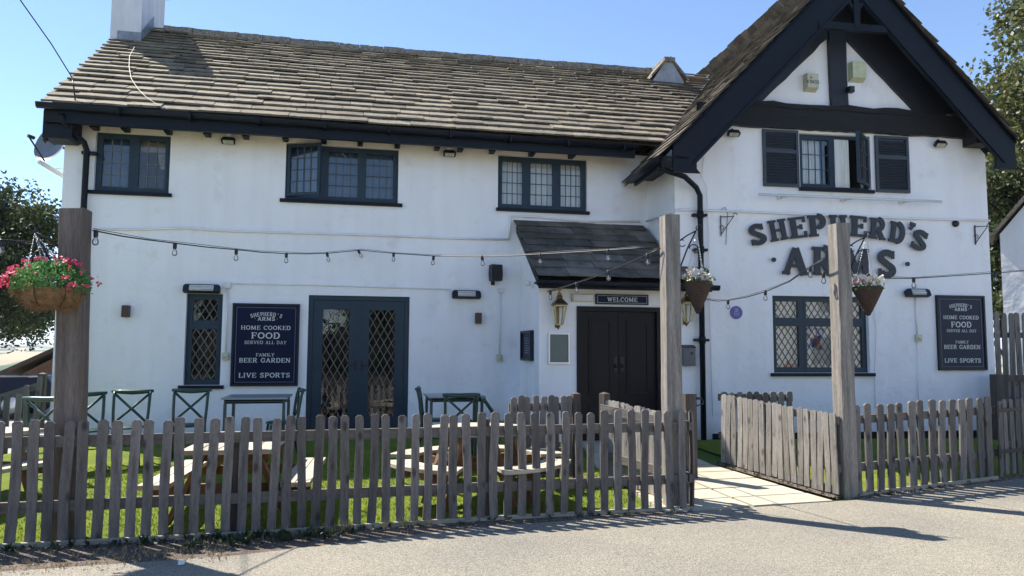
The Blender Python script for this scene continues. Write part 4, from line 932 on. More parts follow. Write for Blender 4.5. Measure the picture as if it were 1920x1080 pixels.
run([RPt(1637, 560), RPt(1643, 620), RPt(1640, 700), RPt(1641, 765)], .008, 'wall_cable', 'grey cable hanging down the right side of the lower leaded window', 'cablewhite', 'cable')
run([RPt(1323, 262), RPt(1316, 330), RPt(1325, 350), RPt(1328, 430), RPt(1330, 560), RPt(1336, 780)], .005, 'wall_cable', 'thin stray cable wandering down the wall beside the long black downpipe', 'cablewhite', 'cable')
run([RPt(1352, 393), RPt(1360, 388), RPt(1364, 400), RPt(1361, 459)], .004, 'wall_cable', 'short wire hooked over the conduit by the left wall bracket', 'metalblack', 'cable')
run([LP(488, 236, .1), LP(560, 243, .02), LP(640, 260, .02), LP(740, 262, .02), LP(800, 268, .03)], .006, 'eaves_cable', 'thin black cable sagging below the rafter ends over the middle upper window', 'metalblack', 'cable')
run([RPt(1572, 405, .02), RPt(1628, 409, .02), RPt(1628, 470, .02)], .004, 'sign_cable', 'short cable dropping behind the raised letters', 'cablewhite', 'cable')
for (p, f, lb, sz) in (((428, 535), 'L', 'white junction box right of the heater above the narrow window', .045), ((938, 545), 'L', 'white junction box right of the middle heater near the porch', .038)):
    x, z = Lw(*p); t = thing('junction_box', lb, 'junction box', (x, 0, z), 0, 'junction boxes'); b = MB(); b.box(-sz, sz, -.05, 0, -sz, sz); b.build('box', 'plasticwhite', t); b = MB(); b.box(-sz*.8, sz*.8, -.056, -.05, -sz*.8, sz*.8); b.build('lid', 'plasticwhite', t)
for (p, f, lb) in (((423, 668), 'L', 'cream isolator switch left of the left menu board'), ((936, 671), 'L', 'cream isolator switch on the wall near the porch corner'), ((1720, 634), 'R', 'cream isolator switch between the lower window and the right menu board')):
    if f == 'L': x, z = Lw(*p); loc = (x, 0, z); rz = 0
    else: x, z = Rw(*p); loc = MR @ Vector((x, 0, z)); rz = RA
    t = thing('isolator_switch', lb, 'switch', loc, rz, 'isolator switches'); b = MB(); b.box(-.047, .047, -.045, 0, -.055, .055); b.build('box', 'cream', t)
    b = MB(); b.lathe([(.028, 0), (.028, .012)], (0, 0, 0), 12); b.xf(Matrix.Translation((0, -.045, 0)) @ Matrix.Rotation(math.pi/2, 4, 'X')); b.build('dial', 'creamgreen', t)
# patio heaters
def heater(loc, rz, label, wd=.50, lit='element'):
    t = thing('wall_heater', label, 'heater', loc, rz, 'wall mounted patio heaters')
    m = Matrix.Rotation(rad(-22), 4, 'X'); h = wd/2; T = Matrix.Translation((0, -.10, 0)) @ m
    b = MB(); b.prism([(-h, -.055), (-h, .035), (-h+.03, .06), (h-.03, .06), (h, .035), (h, -.055), (h-.02, -.062), (-h+.02, -.062)], -.01, .06); b.xf(T); b.build('body', 'metalblack', t)
    b = MB(); b.box(-h+.09, h-.09, -.016, -.010, -.048, .044); b.xf(T); b.build('reflector', lit, t)
    b = MB(); b.tube([(-h+.09, -.03, -.02), (h-.09, -.03, -.02)], .011, 8); b.tube([(-h+.09, -.028, .02), (h-.09, -.028, .02)], .006, 6); b.xf(T); b.build('element', 'plasticwhite', t)
    b = MB(); b.box(-.05, .05, -.08, 0, -.02, .02); b.build('wall_bracket', 'metalblack', t)
    return t
x, z = Lw(378, 540, -.1); heater((x, 0, z), 0, 'black wall heater right above the tall narrow window', .52)
x, z = Lw(875, 551, -.1); heater((x, 0, z), 0, 'black wall heater between the french doors and the porch', .46)
x, z = Rw(1722, 548, .1); heater(MR @ Vector((x, 0, z)), RA, 'black wall heater above and left of the right menu board', .42)
# small brown up-and-down wall lights
for p, lb in (((238, 584), 'small dark brown wall light left of the tall narrow window'), ((896, 597), 'small dark brown wall light under the middle heater')):
    x, z = Lw(*p); t = thing('box_wall_light', lb, 'wall light', (x, 0, z), 0, 'brown box wall lights'); b = MB(); b.box(-.048, .048, -.10, 0, -.085, .085); b.build('body', 'brownbox', t)
    b = MB(); b.box(-.035, .035, -.09, -.01, .085, .088); b.build('lens', 'glassclear', t)
# speaker
x, z = Lw(926, 513, -.1); t = thing('wall_speaker', 'black outdoor speaker on the wall left of the porch roof', 'speaker', (x, 0, z)); T = Matrix.Rotation(rad(12), 4, 'Z')
b = MB(); b.prism([(-.085, -.12), (.085, -.12), (.095, .0), (.085, .14), (-.085, .14), (-.095, .0)], -.20, -.05); b.xf(T); b.build('cabinet', 'metalblack', t)
b = MB(); b.box(-.07, .07, -.206, -.20, -.10, .12); b.xf(T); b.build('grille', 'rubber', t); b = MB(); b.box(-.02, .02, -.06, 0, -.02, .05); b.box(-.03, .03, -.02, 0, -.18, .02); b.build('bracket', 'metalblack', t)
# floodlights under the eaves
def flood(loc, rz, label, white=True, s=1.0):
    t = thing('floodlight', label, 'floodlight', loc, rz, 'small floodlights below the eaves')
    if white: b = MB(); b.lathe([(.03, -.05), (.045, -.03), (.045, .03), (.03, .05)], (0, -.05, .12), 10); b.build('sensor', 'plasticwhite', t)
    b = MB(); T = Matrix.Translation((0, -.10, 0)) @ Matrix.Rotation(rad(50), 4, 'X'); b.prism([(-.095, -.05), (.095, -.05), (.105, .02), (.07, .05), (-.07, .05), (-.105, .02)], -.02, .03); b.xf(T); b.build('head', 'metalblack', t)
    b = MB(); b.box(-.075, .075, -.026, -.021, -.04, .025); b.xf(T); b.build('lens', 'element', t)
    b = MB(); b.tube([(0, 0, .08), (0, -.05, .09), (0, -.10, .02)], .008, 6); b.build('arm', 'metalblack', t)
for p, lb in (((428, 264), 'small floodlight with white sensor between the first two upper windows'), ((843, 288), 'small floodlight with white sensor right of the middle upper window')):
    x, z = Lw(*p, -.1); flood((x, 0, z), 0, lb)
for p, lb in (((1376, 250), 'small black floodlight left of the left shutter'), ((1764, 270), 'small black floodlight right of the right shutter')):
    x, z = Rw(*p, .1); flood(MR @ Vector((x, 0, z)), RA, lb, False)
# alarm boxes in the gable
def alarm(p, wd, hh, matl, label, txt=None):
    x, z = Rw(*p, .08); t = thing('alarm_box', label, 'alarm box', MR @ Vector((x, 0, z)), RA, 'alarm boxes in the gable')
    b = MB(); b.add([(-wd, 0, -hh), (wd, 0, -hh), (wd, 0, hh), (-wd, 0, hh), (-wd*.9, -.12, -hh*.72), (wd*.9, -.12, -hh*.72), (wd*.9, -.12, hh*.94), (-wd*.9, -.12, hh*.94)], [(0, 1, 2, 3), (4, 5, 6, 7), (0, 1, 5, 4), (1, 2, 6, 5), (2, 3, 7, 6), (3, 0, 4, 7)]); b.build('case', matl, t)
    if txt:
        b = MB(); text(b, txt, .0, -.035, .055, .17, -.1205, .001); b.prism([(-.05, .05), (-.02, .05), (-.02, .075), (-.027, .06), (-.035, .078), (-.043, .06), (-.05, .075)], -.122, -.121); b.build('lettering', 'navyedge', t)
    else:
        b = MB()
        for i in range(5): b.box(-wd*.905-.003+0, -wd*.90, -.10, -.05, hh*.25+i*.018, hh*.25+i*.018+.008)
        b.build('vent', 'metalblack', t)
alarm((1522, 154), .105, .14, 'cream', 'cream alarm box with small dark lettering left of the king post', 'KINGS'); alarm((1609, 134), .13, .16, 'creamgreen', 'plain yellowed alarm box right of the king post')
x, z = Rw(1593, 169, .1); t = thing('security_camera', 'tiny black camera on the king post under the yellowed alarm box', 'camera', MR @ Vector((x, 0, z)), RA); b = MB(); b.box(-.045, .045, -.17, -.08, -.05, .045); b.build('housing', 'metalblack', t); b = MB(); b.tube([(0, -.17, 0), (0, -.18, 0)], .025, 10); b.build('lens', 'glassclear', t)
# long light bar under the gable window
a = RPt(1423, 364.5, .16); c = RPt(1766, 378, .16); t = thing('sign_light_bar', 'long white tube light on arms under the gable window', 'sign light', a, 0, world=True)
b = MB(); b.tube([a, c], .022, 8); b.build('tube', 'plasticwhite', t)
for px_, py_ in ((1460, 371), (1578, 376), (1688, 381)):
    q = RPt(px_, py_, .0); f = (q-a).dot((c-a).normalized()); e = a+(c-a).normalized()*(f+.14); b = MB(); b.tube([q, e], .012, 6); b.box(q.x-.03, q.x+.03, q.y-.03, q.y+.01, q.z-.025, q.z+.025); b.build('arm', 'plasticwhite', t)
# white light bar and satellite dish at the far left corner
p0 = atX(70, 302, -4.95); p0 = Vector((-5.0, -.2, p0.z)); p0 = atY(73, 303, -.15); p1 = atY(120, 331, .25)
t = thing('corner_light_bar', 'white tube light sticking out from the left corner below the dish', 'light bar', p1, 0, world=True); b = MB(); b.bar(p0, p1, .045, .05); b.build('tube', 'plasticwhite', t); b = MB(); b.bar(atY(104, 316, .1), atY(122, 317, .3), .02, .02); b.build('arm', 'plasticwhite', t)
dc_ = atY(95, 268, .35); t = thing('satellite_dish', 'grey satellite dish sticking out behind the left corner', 'satellite dish', dc_, 0)
T = Vector((-.45, -.85, .28)).to_track_quat('Z', 'Y').to_matrix().to_4x4(); b = MB(); n_ = 28
prof_ = [(.001, -.07), (.10, -.06), (.20, -.035), (.29, 0), (.295, .004)]
vs_ = []; 
for r_, z_ in prof_:
    for j in range(n_): vs_.append(T @ Vector((r_*math.cos(2*math.pi*j/n_), r_*1.08*math.sin(2*math.pi*j/n_), z_)))
b.add(vs_, [(i*n_+j, i*n_+(j+1) % n_, (i+1)*n_+(j+1) % n_, (i+1)*n_+j) for i in range(len(prof_)-1) for j in range(n_)], True); b.build('dish', 'dish', t, fix=False)
lnb = T @ Vector((0, -.1, .36)); b = MB(); b.tube([T @ Vector((0, -.31, 0)), lnb], .012, 6); b.tube([T @ Vector((0, 0, -.07)), T @ Vector((0, .05, -.2)), (.32, -.0, -.15)], .02, 8); b.build('arm', 'metalblack', t); b = MB(); b.tube([lnb, lnb + (T.to_3x3() @ Vector((0, .02, -.09)))], .028, 8); b.build('receiver', 'metalblack', t)
t = thing('aerial_bracket', 'black insulator bracket on the left end of the gutter', 'bracket', atY(86, 245, -.3), 0); b = MB()
for zz in (.12, .06, -.10, -.16): b.lathe([(.02, 0), (.04, .01), (.04, .04), (.02, .05)], (0, 0, zz), 8)
b.tube([(0, 0, -.18), (0, 0, .19)], .012, 6); b.tube([(0, 0, 0), (.18, 0, 0)], .014, 6); b.build('insulator', 'metalblack', t)
# round black box on the right of the conduit
x, z = Rw(1790, 420); t = thing('round_wall_box', 'small round black box beside the conduit at the right end', 'junction box', MR @ Vector((x, 0, z)), RA); b = MB(); b.lathe([(.05, 0), (.055, .02), (.045, .05)], (0, 0, 0), 14); b.xf(Matrix.Rotation(math.pi/2, 4, 'X')); b.build('cover', 'metalblack', t)
# blue plaque
x, z = Rw(1380, 586); t = thing('blue_plaque', 'round blue plaque beside the long black downpipe', 'plaque', MR @ Vector((x, 0, z)), RA)
b = MB(); b.lathe([(.097, 0), (.10, .006), (.10, .014), (.094, .018)], (0, 0, 0), 32, smooth=False); b.xf(Matrix.Rotation(math.pi/2, 4, 'X')); b.build('disc', 'plaque', t)
b = MB(); frame_ring(b, [-.028, .028, .01, .066], I4, -.021, -.018, .008); b.box(-.008, .008, -.021, -.018, .02, .055); b.box(-.045, .045, -.021, -.018, -.018, -.008); b.box(-.035, .035, -.021, -.018, -.045, -.037); b.build('relief', 'plaquepale', t)
# letterbox
x, z = Rw(1289, 667); t = thing('letterbox', 'grey metal letterbox right of the porch door', 'letterbox', MR @ Vector((x, 0, z)), RA)
b = MB(); b.prism([(-.09, -.155), (.09, -.155), (.09, .135), (-.09, .135)], -.10, 0); b.build('box', mat('grey_letterbox_paint', (.09, .10, .12), .4, var=.1), t)
b = MB(); b.add([(-.095, -.11, .13), (.095, -.11, .13), (.095, 0, .165), (-.095, 0, .165), (-.095, -.11, .12), (.095, -.11, .12), (.095, 0, .13), (-.095, 0, .13)], [(0, 1, 2, 3), (4, 5, 6, 7), (0, 1, 5, 4), (1, 2, 6, 5), (3, 0, 4, 7)]); b.build('lid', 'metalblack', t)
b = MB(); b.box(.01, .05, -.104, -.10, .02, .06); b.lathe([(.008, 0), (.008, .01)], (-.02, -.105, -.07), 8); b.build('lock', 'metalblack', t)

# ---- signs and boards
def board(r, m, label, matl, logo=True):
    x0, x1, z0, z1 = r; cx, W_, H = (x0+x1)/2, x1-x0, z1-z0; loc = m @ Vector((cx, 0, z0)); rz = RA if m is MR else 0
    t = thing('menu_board', label, 'sign', loc, rz); h = W_/2
    b = MB(); b.box(-h, h, -.03, -.0, 0, H); b.build('panel', matl, t)
    b = MB(); frame_ring(b, [-h-.012, h+.012, -.012, H+.012], I4, -.05, 0, .030); b.build('frame', 'navyedge', t)
    b = MB(); frame_ring(b, [-h+.045, h-.045, .045, H-.045], I4, -.0315, -.03, .006); b.build('border', 'signline', t)
    b = MB(); k = H; y = -.0305
    cs = "SHEPHERD'S"
    for i, c in enumerate(cs):
        u_ = (i-4.5)/4.5; S_, gw = glyph(c, .17); hh = k*.048*(1-.12*(1-abs(u_)) if 0 else 1); kx = W_*.053
        mm = Matrix.Translation((u_*W_*.215, 0, k*(.855)-k*.022*u_*u_)) @ Matrix.Rotation(u_*.30, 4, 'Y') @ Matrix.Diagonal((kx, 1, hh, 1)) @ Matrix.Translation((-gw/2, 0, 0))
        for pts, sw in S_: stroke(b, pts, sw, y, .002, mm)
    text(b, 'ARMS', 0, k*.798, k*.045, .17, y, width=W_*.27)
    text(b, '.', -W_*.17, k*.798, k*.045, .17, y); text(b, '.', W_*.17, k*.798, k*.045, .17, y)
    text(b, 'HOME COOKED', 0, k*.685, k*.050, .15, y, width=W_*.76)
    text(b, 'FOOD', 0, k*.575, k*.076, .16, y, width=W_*.44)
    text(b, 'SERVED ALL DAY', 0, k*.508, k*.040, .13, y, width=W_*.64)
    text(b, 'FAMILY', 0, k*.355, k*.040, .14, y, width=W_*.28)
    text(b, 'BEER GARDEN', 0, k*.280, k*.055, .16, y, width=W_*.78)
    text(b, 'LIVE SPORTS', 0, k*.095, k*.058, .16, y, width=W_*.78)
    b.build('lettering', 'signwhite', t, fix=False)
    return t
board(rectL((439, 570), (557, 722)), I4, 'deep navy menu board left of the french doors', 'navy')
board(rectR((1754, 555), (1847, 693)), MR, 'faded slate menu board at the right end of the gable wing', 'slatesign')
r = rectL((1117, 551), (1215, 572), -1.30); t = thing('welcome_sign', 'dark navy sign reading WELCOME over the porch door', 'sign', ((r[0]+r[1])/2, -1.27, r[2])); h = (r[1]-r[0])/2; H = r[3]-r[2]
b = MB(); b.box(-h, h, -.045, 0, 0, H); b.build('panel', 'navy', t); b = MB(); frame_ring(b, [-h, h, 0, H], I4, -.055, -.046, .012); b.build('frame', 'navyedge', t)
b = MB(); text(b, 'WELCOME', 0, H*.28, H*.42, .15, -.046, .002, width=h*1.15); frame_ring(b, [-h+.022, h-.022, .022, H-.022], I4, -.047, -.0455, .004); b.build('lettering', 'signwhite', t, fix=False)
r = rectL((1028, 624), (1068, 682), -1.29); t = thing('notice_board', 'aluminium framed grey notice board under the left brass lantern', 'notice board', ((r[0]+r[1])/2, -1.27, r[2])); h = (r[1]-r[0])/2; H = r[3]-r[2]
b = MB(); frame_ring(b, [-h, h, 0, H], I4, -.04, 0, .022); b.build('frame', 'silver', t); b = MB(); b.box(-h+.02, h-.02, -.02, 0, .02, H-.02); b.build('panel', 'greypanel', t)
# menu case on the porch's side wall
p0 = atX(982, 621, XP); p1 = atX(1001, 677, XP); t = thing('menu_case', 'black menu case on the side wall of the porch', 'menu case', (XP, (p0.y+p1.y)/2, p1.z), -math.pi/2); h = abs(p1.y-p0.y)/2; H = p0.z-p1.z
b = MB(); frame_ring(b, [-h, h, 0, H], I4, -.06, 0, .035); b.build('frame', 'navyedge', t); b = MB(); b.box(-h+.03, h-.03, -.03, 0, .03, H-.03); b.build('panel', 'slatesign', t)
b = MB()
for i in range(7): b.box(-h*.45, h*(.3+.1*(i % 3)), -.032, -.0301, H*(.25+.08*i), H*(.25+.08*i)+.012)
b.build('menu_text', 'signline', t)
# emergency light by the welcome sign
r = rectL((1072, 551), (1113, 566), -1.31); t = thing('bulkhead_light', 'ribbed white bulkhead light left of the WELCOME sign', 'light', ((r[0]+r[1])/2, -1.27, r[2])); h = (r[1]-r[0])/2; H = r[3]-r[2]
b = MB(); b.box(-h, h, -.05, 0, 0, H); b.build('body', 'cream', t); b = MB(); b.box(-h+.02, h-.02, -.07, -.05, .012, H-.012)
for i in range(14): xx = -h+.03+i*(2*h-.06)/13; b.box(xx-.004, xx+.004, -.076, -.07, .014, H-.014)
b.build('diffuser', 'plasticwhite', t)
# security lights by the porch eave
t = thing('twin_spotlight', 'small white twin spotlight on the porch corner under the roof edge', 'spotlight', atY(990, 533, -.9), 0); b = MB(); b.lathe([(.03, -.03), (.045, .02), (.03, .05)], (0, 0, 0), 10); b.lathe([(.025, -.03), (.04, .02), (.025, .04)], (.07, -.03, -.02), 10); b.build('head', 'plasticwhite', t); b = MB(); b.tube([(0, 0, 0), (.12, .0, .0)], .012, 6); b.build('arm', 'plasticwhite', t)
# brass lanterns
def lantern(loc, rz, label, s=1.0):
    t = thing('wall_lantern', label, 'lantern', loc, rz, 'brass wall lanterns'); y = -.14*s
    T = Matrix.Translation((0, y, 0)) @ Matrix.Diagonal((s, s, s, 1)); a4 = math.pi/4
    def L(b, n_, mt): b.xf(T); b.build(n_, mt, t)
    b = MB()
    for i in range(4):
        a = a4+i*math.pi/2; c_, s_ = math.cos(a), math.sin(a)
        b.bar((c_*.055, s_*.055, -.20), (c_*.115, s_*.115, .08), .014, .014)
    for r_, z_ in ((.055, -.20), (.118, .075)):
        q = [(math.cos(a4+i*math.pi/2)*r_, math.sin(a4+i*math.pi/2)*r_, z_) for i in range(5)]
        for i in range(4): b.bar(q[i], q[i+1], .016, .016)
    L(b, 'cage', 'brass')
    b = MB(); b.lathe([(.145, .085), (.14, .10), (.06, .17), (.05, .18), (.055, .20), (.04, .225), (.02, .235)], (0, 0, 0), 4, a4, smooth=False); L(b, 'roof', 'brassdark')
    b = MB(); b.lathe([(.035, .23), (.04, .25), (.012, .27), (.02, .29), (.026, .31), (.012, .33), (.004, .35)], (0, 0, 0), 10); L(b, 'finial', 'brass')
    b = MB(); n4 = 4
    for i in range(4):
        a = a4+i*math.pi/2; e = a4+(i+1)*math.pi/2
        b.add([(math.cos(a)*.052, math.sin(a)*.052, -.19), (math.cos(e)*.052, math.sin(e)*.052, -.19), (math.cos(e)*.11, math.sin(e)*.11, .07), (math.cos(a)*.11, math.sin(a)*.11, .07)], [(0, 1, 2, 3)])
    L(b, 'glass', 'glassclear')
    b = MB(); b.tube([(0, 0, -.20), (0, 0, -.22), (0, .07, -.26), (0, .14/s, -.22)], .01, 6); b.tube([(0, 0, .16), (0, .10, .17), (0, .14/s, .08)], .01, 6); b.box(-.03, .03, .14/s-.012, .14/s, -.24, .12); L(b, 'wall_arm', 'brassdark')
    return t
x, z = Lw(1049, 583, -1.41); lantern((x, -1.27, z), 0, 'brass lantern left of the porch door above the notice board')
x, z = Rw(1290, 578, .14); lantern(MR @ Vector((x, 0, z)), RA, 'brass lantern right of the porch door, half hidden behind the middle post')

# ---- raised letters on the gable wing: one thing per letter
def letter(c, px, py, hgt, wid, rot, lab, t=.25, matl='signletter'):
    x, z = Rw(px, py, .06); th = thing('sign_letter', lab, 'sign letter', MR @ Vector((x, 0, z)), RA, 'raised pub name letters')
    S_, gw = glyph(c, t); mm = Matrix.Rotation(rot, 4, 'Y') @ Matrix.Diagonal((wid/gw, 1, hgt, 1)) @ Matrix.Translation((-gw/2, 0, -.5)); b = MB()
    for pts, sw in S_: stroke(b, pts, sw, -.045, .022, mm)
    b.build('face', matl, th, fix=False)
    b = MB()
    for sx_ in (-.2, .2): b.tube([(sx_*wid, -.045, 0), (sx_*wid, 0, 0)], .006, 6)
    b.build('stand_off', 'silver', th)
Lt = [('S', 1421, 439.5), ('H', 1459, 431.5), ('E', 1497, 426.5), ('P', 1533, 423.5), ('H', 1572, 422.5), ('E', 1611, 424.5), ('R', 1647, 429.5), ('D', 1684, 436.5), ("'", 1707, 437), ('S', 1725, 450.5)]
names = ['first letter S of the arched upper line', 'first letter H of the arched upper line, after the S', 'letter E between H and P in the upper line', 'letter P left of the right hand post in the upper line', 'second letter H of the upper line, partly behind the post top', 'letter E right of the post top in the upper line', 'letter R before the D in the upper line', 'letter D before the apostrophe in the upper line', 'apostrophe mark between D and S in the upper line', 'last letter S of the arched upper line']
for i, (c, px_, py_) in enumerate(Lt):
    pa = Rw(Lt[max(i-1, 0)][1], Lt[max(i-1, 0)][2] if Lt[max(i-1, 0)][0] != "'" else 443, .06); pb = Rw(Lt[min(i+1, 9)][1], Lt[min(i+1, 9)][2] if Lt[min(i+1, 9)][0] != "'" else 443, .06)
    ang = -math.atan2(pb[1]-pa[1], pb[0]-pa[0])
    letter(c, px_, py_, .335 if c != "'" else .36, .27 if c not in "'" else .13, ang, 'dark raised ' + names[i])
for c, px_, py_, wd_, nm in (('A', 1491, 488.5, .43, 'letter A of the lower line'), ('R', 1545, 490, .36, 'letter R of the lower line, mostly behind the right hand post'), ('M', 1608, 492, .45, 'letter M of the lower line, behind the hanging basket chains'), ('S', 1663.5, 494.5, .32, 'letter S ending the lower line')):
    letter(c, px_, py_, .45, wd_, .03, 'large dark raised ' + nm, .24)
for px_, py_, lb in ((1451, 487, 'round dark dot left of the lower line of letters'), (1702, 495, 'round dark dot right of the lower line of letters')):
    x, z = Rw(px_, py_, .06); th = thing('sign_dot', lb, 'sign dot', MR @ Vector((x, 0, z)), RA); b = MB(); b.lathe([(.036, .045), (.036, .068)], (0, 0, 0), 18, smooth=False); b.xf(Matrix.Rotation(math.pi/2, 4, 'X')); b.build('disc', 'signletter', th)

# ---- iron brackets on the wall
def scroll_bracket(m, name='wall_bracket', L=.22, H=.30, parent=None, label=None, cat='bracket', matl='metalblack', dirx=1):
    b = MB(); b.box(-.012, .012, -.012, .0, -H, .02); b.tube([(0, -.01, 0), (0, -L, .0)], .007, 6); b.tube([(0, -.01, -H*.9), (0, -L*.95, -.01)], .007, 6)
    b.tube([(0, -L, 0)] + [(0, -L-.02+.03*math.cos(a), .02+.03*math.sin(a)) for a in [rad(q) for q in range(-60, 200, 30)]], .006, 6)
    b.tube([(0, -.02-.03*math.cos(a), -H*.55+.03*math.sin(a)) for a in [rad(q) for q in range(-90, 200, 30)]], .005, 6)
    b.xf(m); o = b.build(name, matl, parent)
    if label: tag(o, label, cat, 'scrolled iron brackets on the gable wing')
    return o
for px_, py_, lb, tw in ((1350, 407, 'black iron bracket left of the raised letters', rad(68)), (1826, 425, 'black iron scroll bracket near the right end of the gable wing', rad(70))):
    s_, z_ = Rw(px_, py_, 0); scroll_bracket(MR @ Matrix.Translation((s_, -.012, z_)) @ Matrix.Rotation(tw, 4, 'Z'), label=lb, L=.20, H=.30)

# ================================================================ FENCES
rf = random.Random(11)
def picket_mesh(k, h=.97, w=.076, th=.02):
    mb = MB(); n_ = 9; ph = rf.uniform(0, 6); am = rf.uniform(.001, .009); by = rf.uniform(-.006, .010); c = rf.uniform(.014, .024)
    secs = [(i/n_)*(h-c*1.0) for i in range(n_+1)] + [h]
    vs_ = []
    for i, z in enumerate(secs):
        ww = w/2*(1+rf.uniform(-.03, .03)) if i <= n_ else w/2-c
        xo = am*math.sin(ph+z*5); yo = by*math.sin(z*3.0+ph)
        for sx_, sy_ in ((-1, -1), (1, -1), (1, 1), (-1, 1)): vs_.append((xo+sx_*ww, yo+sy_*th/2, z))
    m = len(secs)
    for zn in (.27, .30, .79, .825):
        xn = rf.uniform(-.02, .02); mb.box(xn-.003, xn+.003, -th/2-.004, -th/2+.002, zn-.003, zn+.003)
    mb.add(vs_, [(i*4+j, i*4+(j+1) % 4, (i+1)*4+(j+1) % 4, (i+1)*4+j) for i in range(m-1) for j in range(4)] + [(3, 2, 1, 0), tuple((m-1)*4+j for j in range(4))])
    o = mb.build('picket', 'wood'); me = o.data; D.objects.remove(o); return me
PK = [picket_mesh(i) for i in range(9)]
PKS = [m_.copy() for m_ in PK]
for m_ in PKS: m_.materials[0] = M['woodlit']
def fence(label, a, b, n, face=-1, rails=((.28, .09), (.80, .09)), posts=(), name='picket_fence', group=None, h=.97, zoff=.03, jitter=.012, pickw=1.0, phase=.5, rail_over=0.0, pk=None, twist=.07):
    """a, b feet of the first and last picket; face=-1 puts the pickets on the right-hand side of a->b"""
    d = (b-a); L = d.to_2d().length; d2 = Vector((d.x, d.y, 0)).normalized(); nn = Vector((d2.y, -d2.x, 0))*(1 if face < 0 else -1)
    t = thing(name, label, 'fence', (a.x, a.y, gz(a.x, a.y)), math.atan2(d2.y, d2.x), group, world=True)
    for i in range(n):
        f = (i+phase)/n if n > 1 else 0; p = a+(b-a)*f; o = D.objects.new('picket', rf.choice(pk or PK)); COL.objects.link(o); o.parent = t
        m = PM[t.name]['wl'] @ Matrix.Translation((p.x+nn.x*.0+d2.x*rf.uniform(-.006, .006), p.y+d2.y*rf.uniform(-.003, .003), gz(p.x, p.y)+zoff+rf.uniform(-jitter, jitter))) @ Matrix.Rotation(math.atan2(d2.y, d2.x)+rf.uniform(-twist, twist), 4, 'Z') @ Matrix.Rotation(rf.uniform(-.022, .022), 4, 'Y') @ Matrix.Rotation(rf.uniform(-.012, .012), 4, 'X') @ Matrix.Diagonal((pickw*rf.uniform(.94, 1.06)*(1 if rf.random() > .5 else -1), 1, h/.97, 1))
        o.matrix_local = m
    for (rz_, rh) in rails:
        mb = MB(); q0 = a-nn*.032-d2*rail_over; q1 = b-nn*.032+d2*rail_over; k = max(2, int(L/.8))
        for i in range(k):
            u0 = q0.lerp(q1, i/k); u1 = q0.lerp(q1, (i+1)/k)
            mb.bar((u0.x, u0.y, gz(u0.x, u0.y)+rz_+zoff), (u1.x, u1.y, gz(u1.x, u1.y)+rz_+zoff), .036, rh)
        mb.build('rail', 'woodrail', t)
    for f, ph_, side in posts:
        p = a+(b-a)*f - nn*side; z = gz(p.x, p.y); c_, s_ = d2*.045, nn*.045
        mb = MB(); e = .045
        m = Matrix.Translation((p.x, p.y, z)) @ Matrix.Rotation(math.atan2(d2.y, d2.x), 4, 'Z')
        mb.box(-e, e, -e, e, -.1, ph_, m); mb.add([m @ Vector(q) for q in ((-e, -e, ph_), (e, -e, ph_), (e, e, ph_), (-e, e, ph_), (0, 0, ph_+.02))], [(0, 1, 4), (1, 2, 4), (2, 3, 4), (3, 0, 4)])
        mb.build('post', 'wooddark', t)
    return t
A00 = Am
nL = round((A2-A00).to_2d().length/.1245)
fence('long grey picket fence along the road by the beer garden', A00, A2, nL, posts=((.66, .80, .10), (.998, .94, .07)))
fence('grey picket fence from the middle small post to the path opening', A2, A3, 15, posts=((.985, .95, .12),))
fence('grey picket fence along the road on the right of the path', B0, B1, 14, pickw=1.34,  posts=((-.02, .93, .09), (.985, .90, .08)))
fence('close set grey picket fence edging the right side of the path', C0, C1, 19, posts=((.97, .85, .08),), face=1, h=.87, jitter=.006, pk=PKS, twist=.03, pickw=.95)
# sections around the garden entrance
D0 = onG(1301, 962); D0 = A3+Vector((.05, .05, 0))
LFa = onG(1131, 743, .97); LFb = A3+Vector((-.06, .30, 0))
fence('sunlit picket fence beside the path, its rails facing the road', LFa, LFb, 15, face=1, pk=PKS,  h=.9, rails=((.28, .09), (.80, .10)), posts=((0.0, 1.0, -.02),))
fence('short picket fence across the lawn in front of the porch', onG(955, 745, .95), onG(1090, 740, .97), 10, h=.93, posts=((.93, .98, .02),))
q_ = A3+Vector((.07, .02, 0)); fence('narrow end return of the picket fence beside the middle post', q_, q_+Vector((.03, .52, 0)), 4, face=-1, h=.95, rails=((.28, .08), (.8, .08)))
g0 = onG(1285, 738, 1.0); t = thing('gate_post', 'short dark gate post with a latch behind the middle tall post', 'gate post', (g0.x+.03, g0.y, gz(g0.x, g0.y)))
b = MB(); b.box(-.05, .09, -.05, .05, -.1, 1.0); b.build('post', 'wooddark', t); b = MB(); b.box(.09, .15, -.06, -.03, .93, .96); b.tube([(.09, -.05, .86), (.17, -.05, .88), (.17, -.05, .93)], .008, 6); b.build('latch', 'metalblack', t)
fence('picket fence at the back of the right garden, seen over the path fence', C1+Vector((.12, .25, 0)), C1+Vector((1.15, .15, 0)), 9, h=.86, rails=((.28, .08), (.78, .09)))
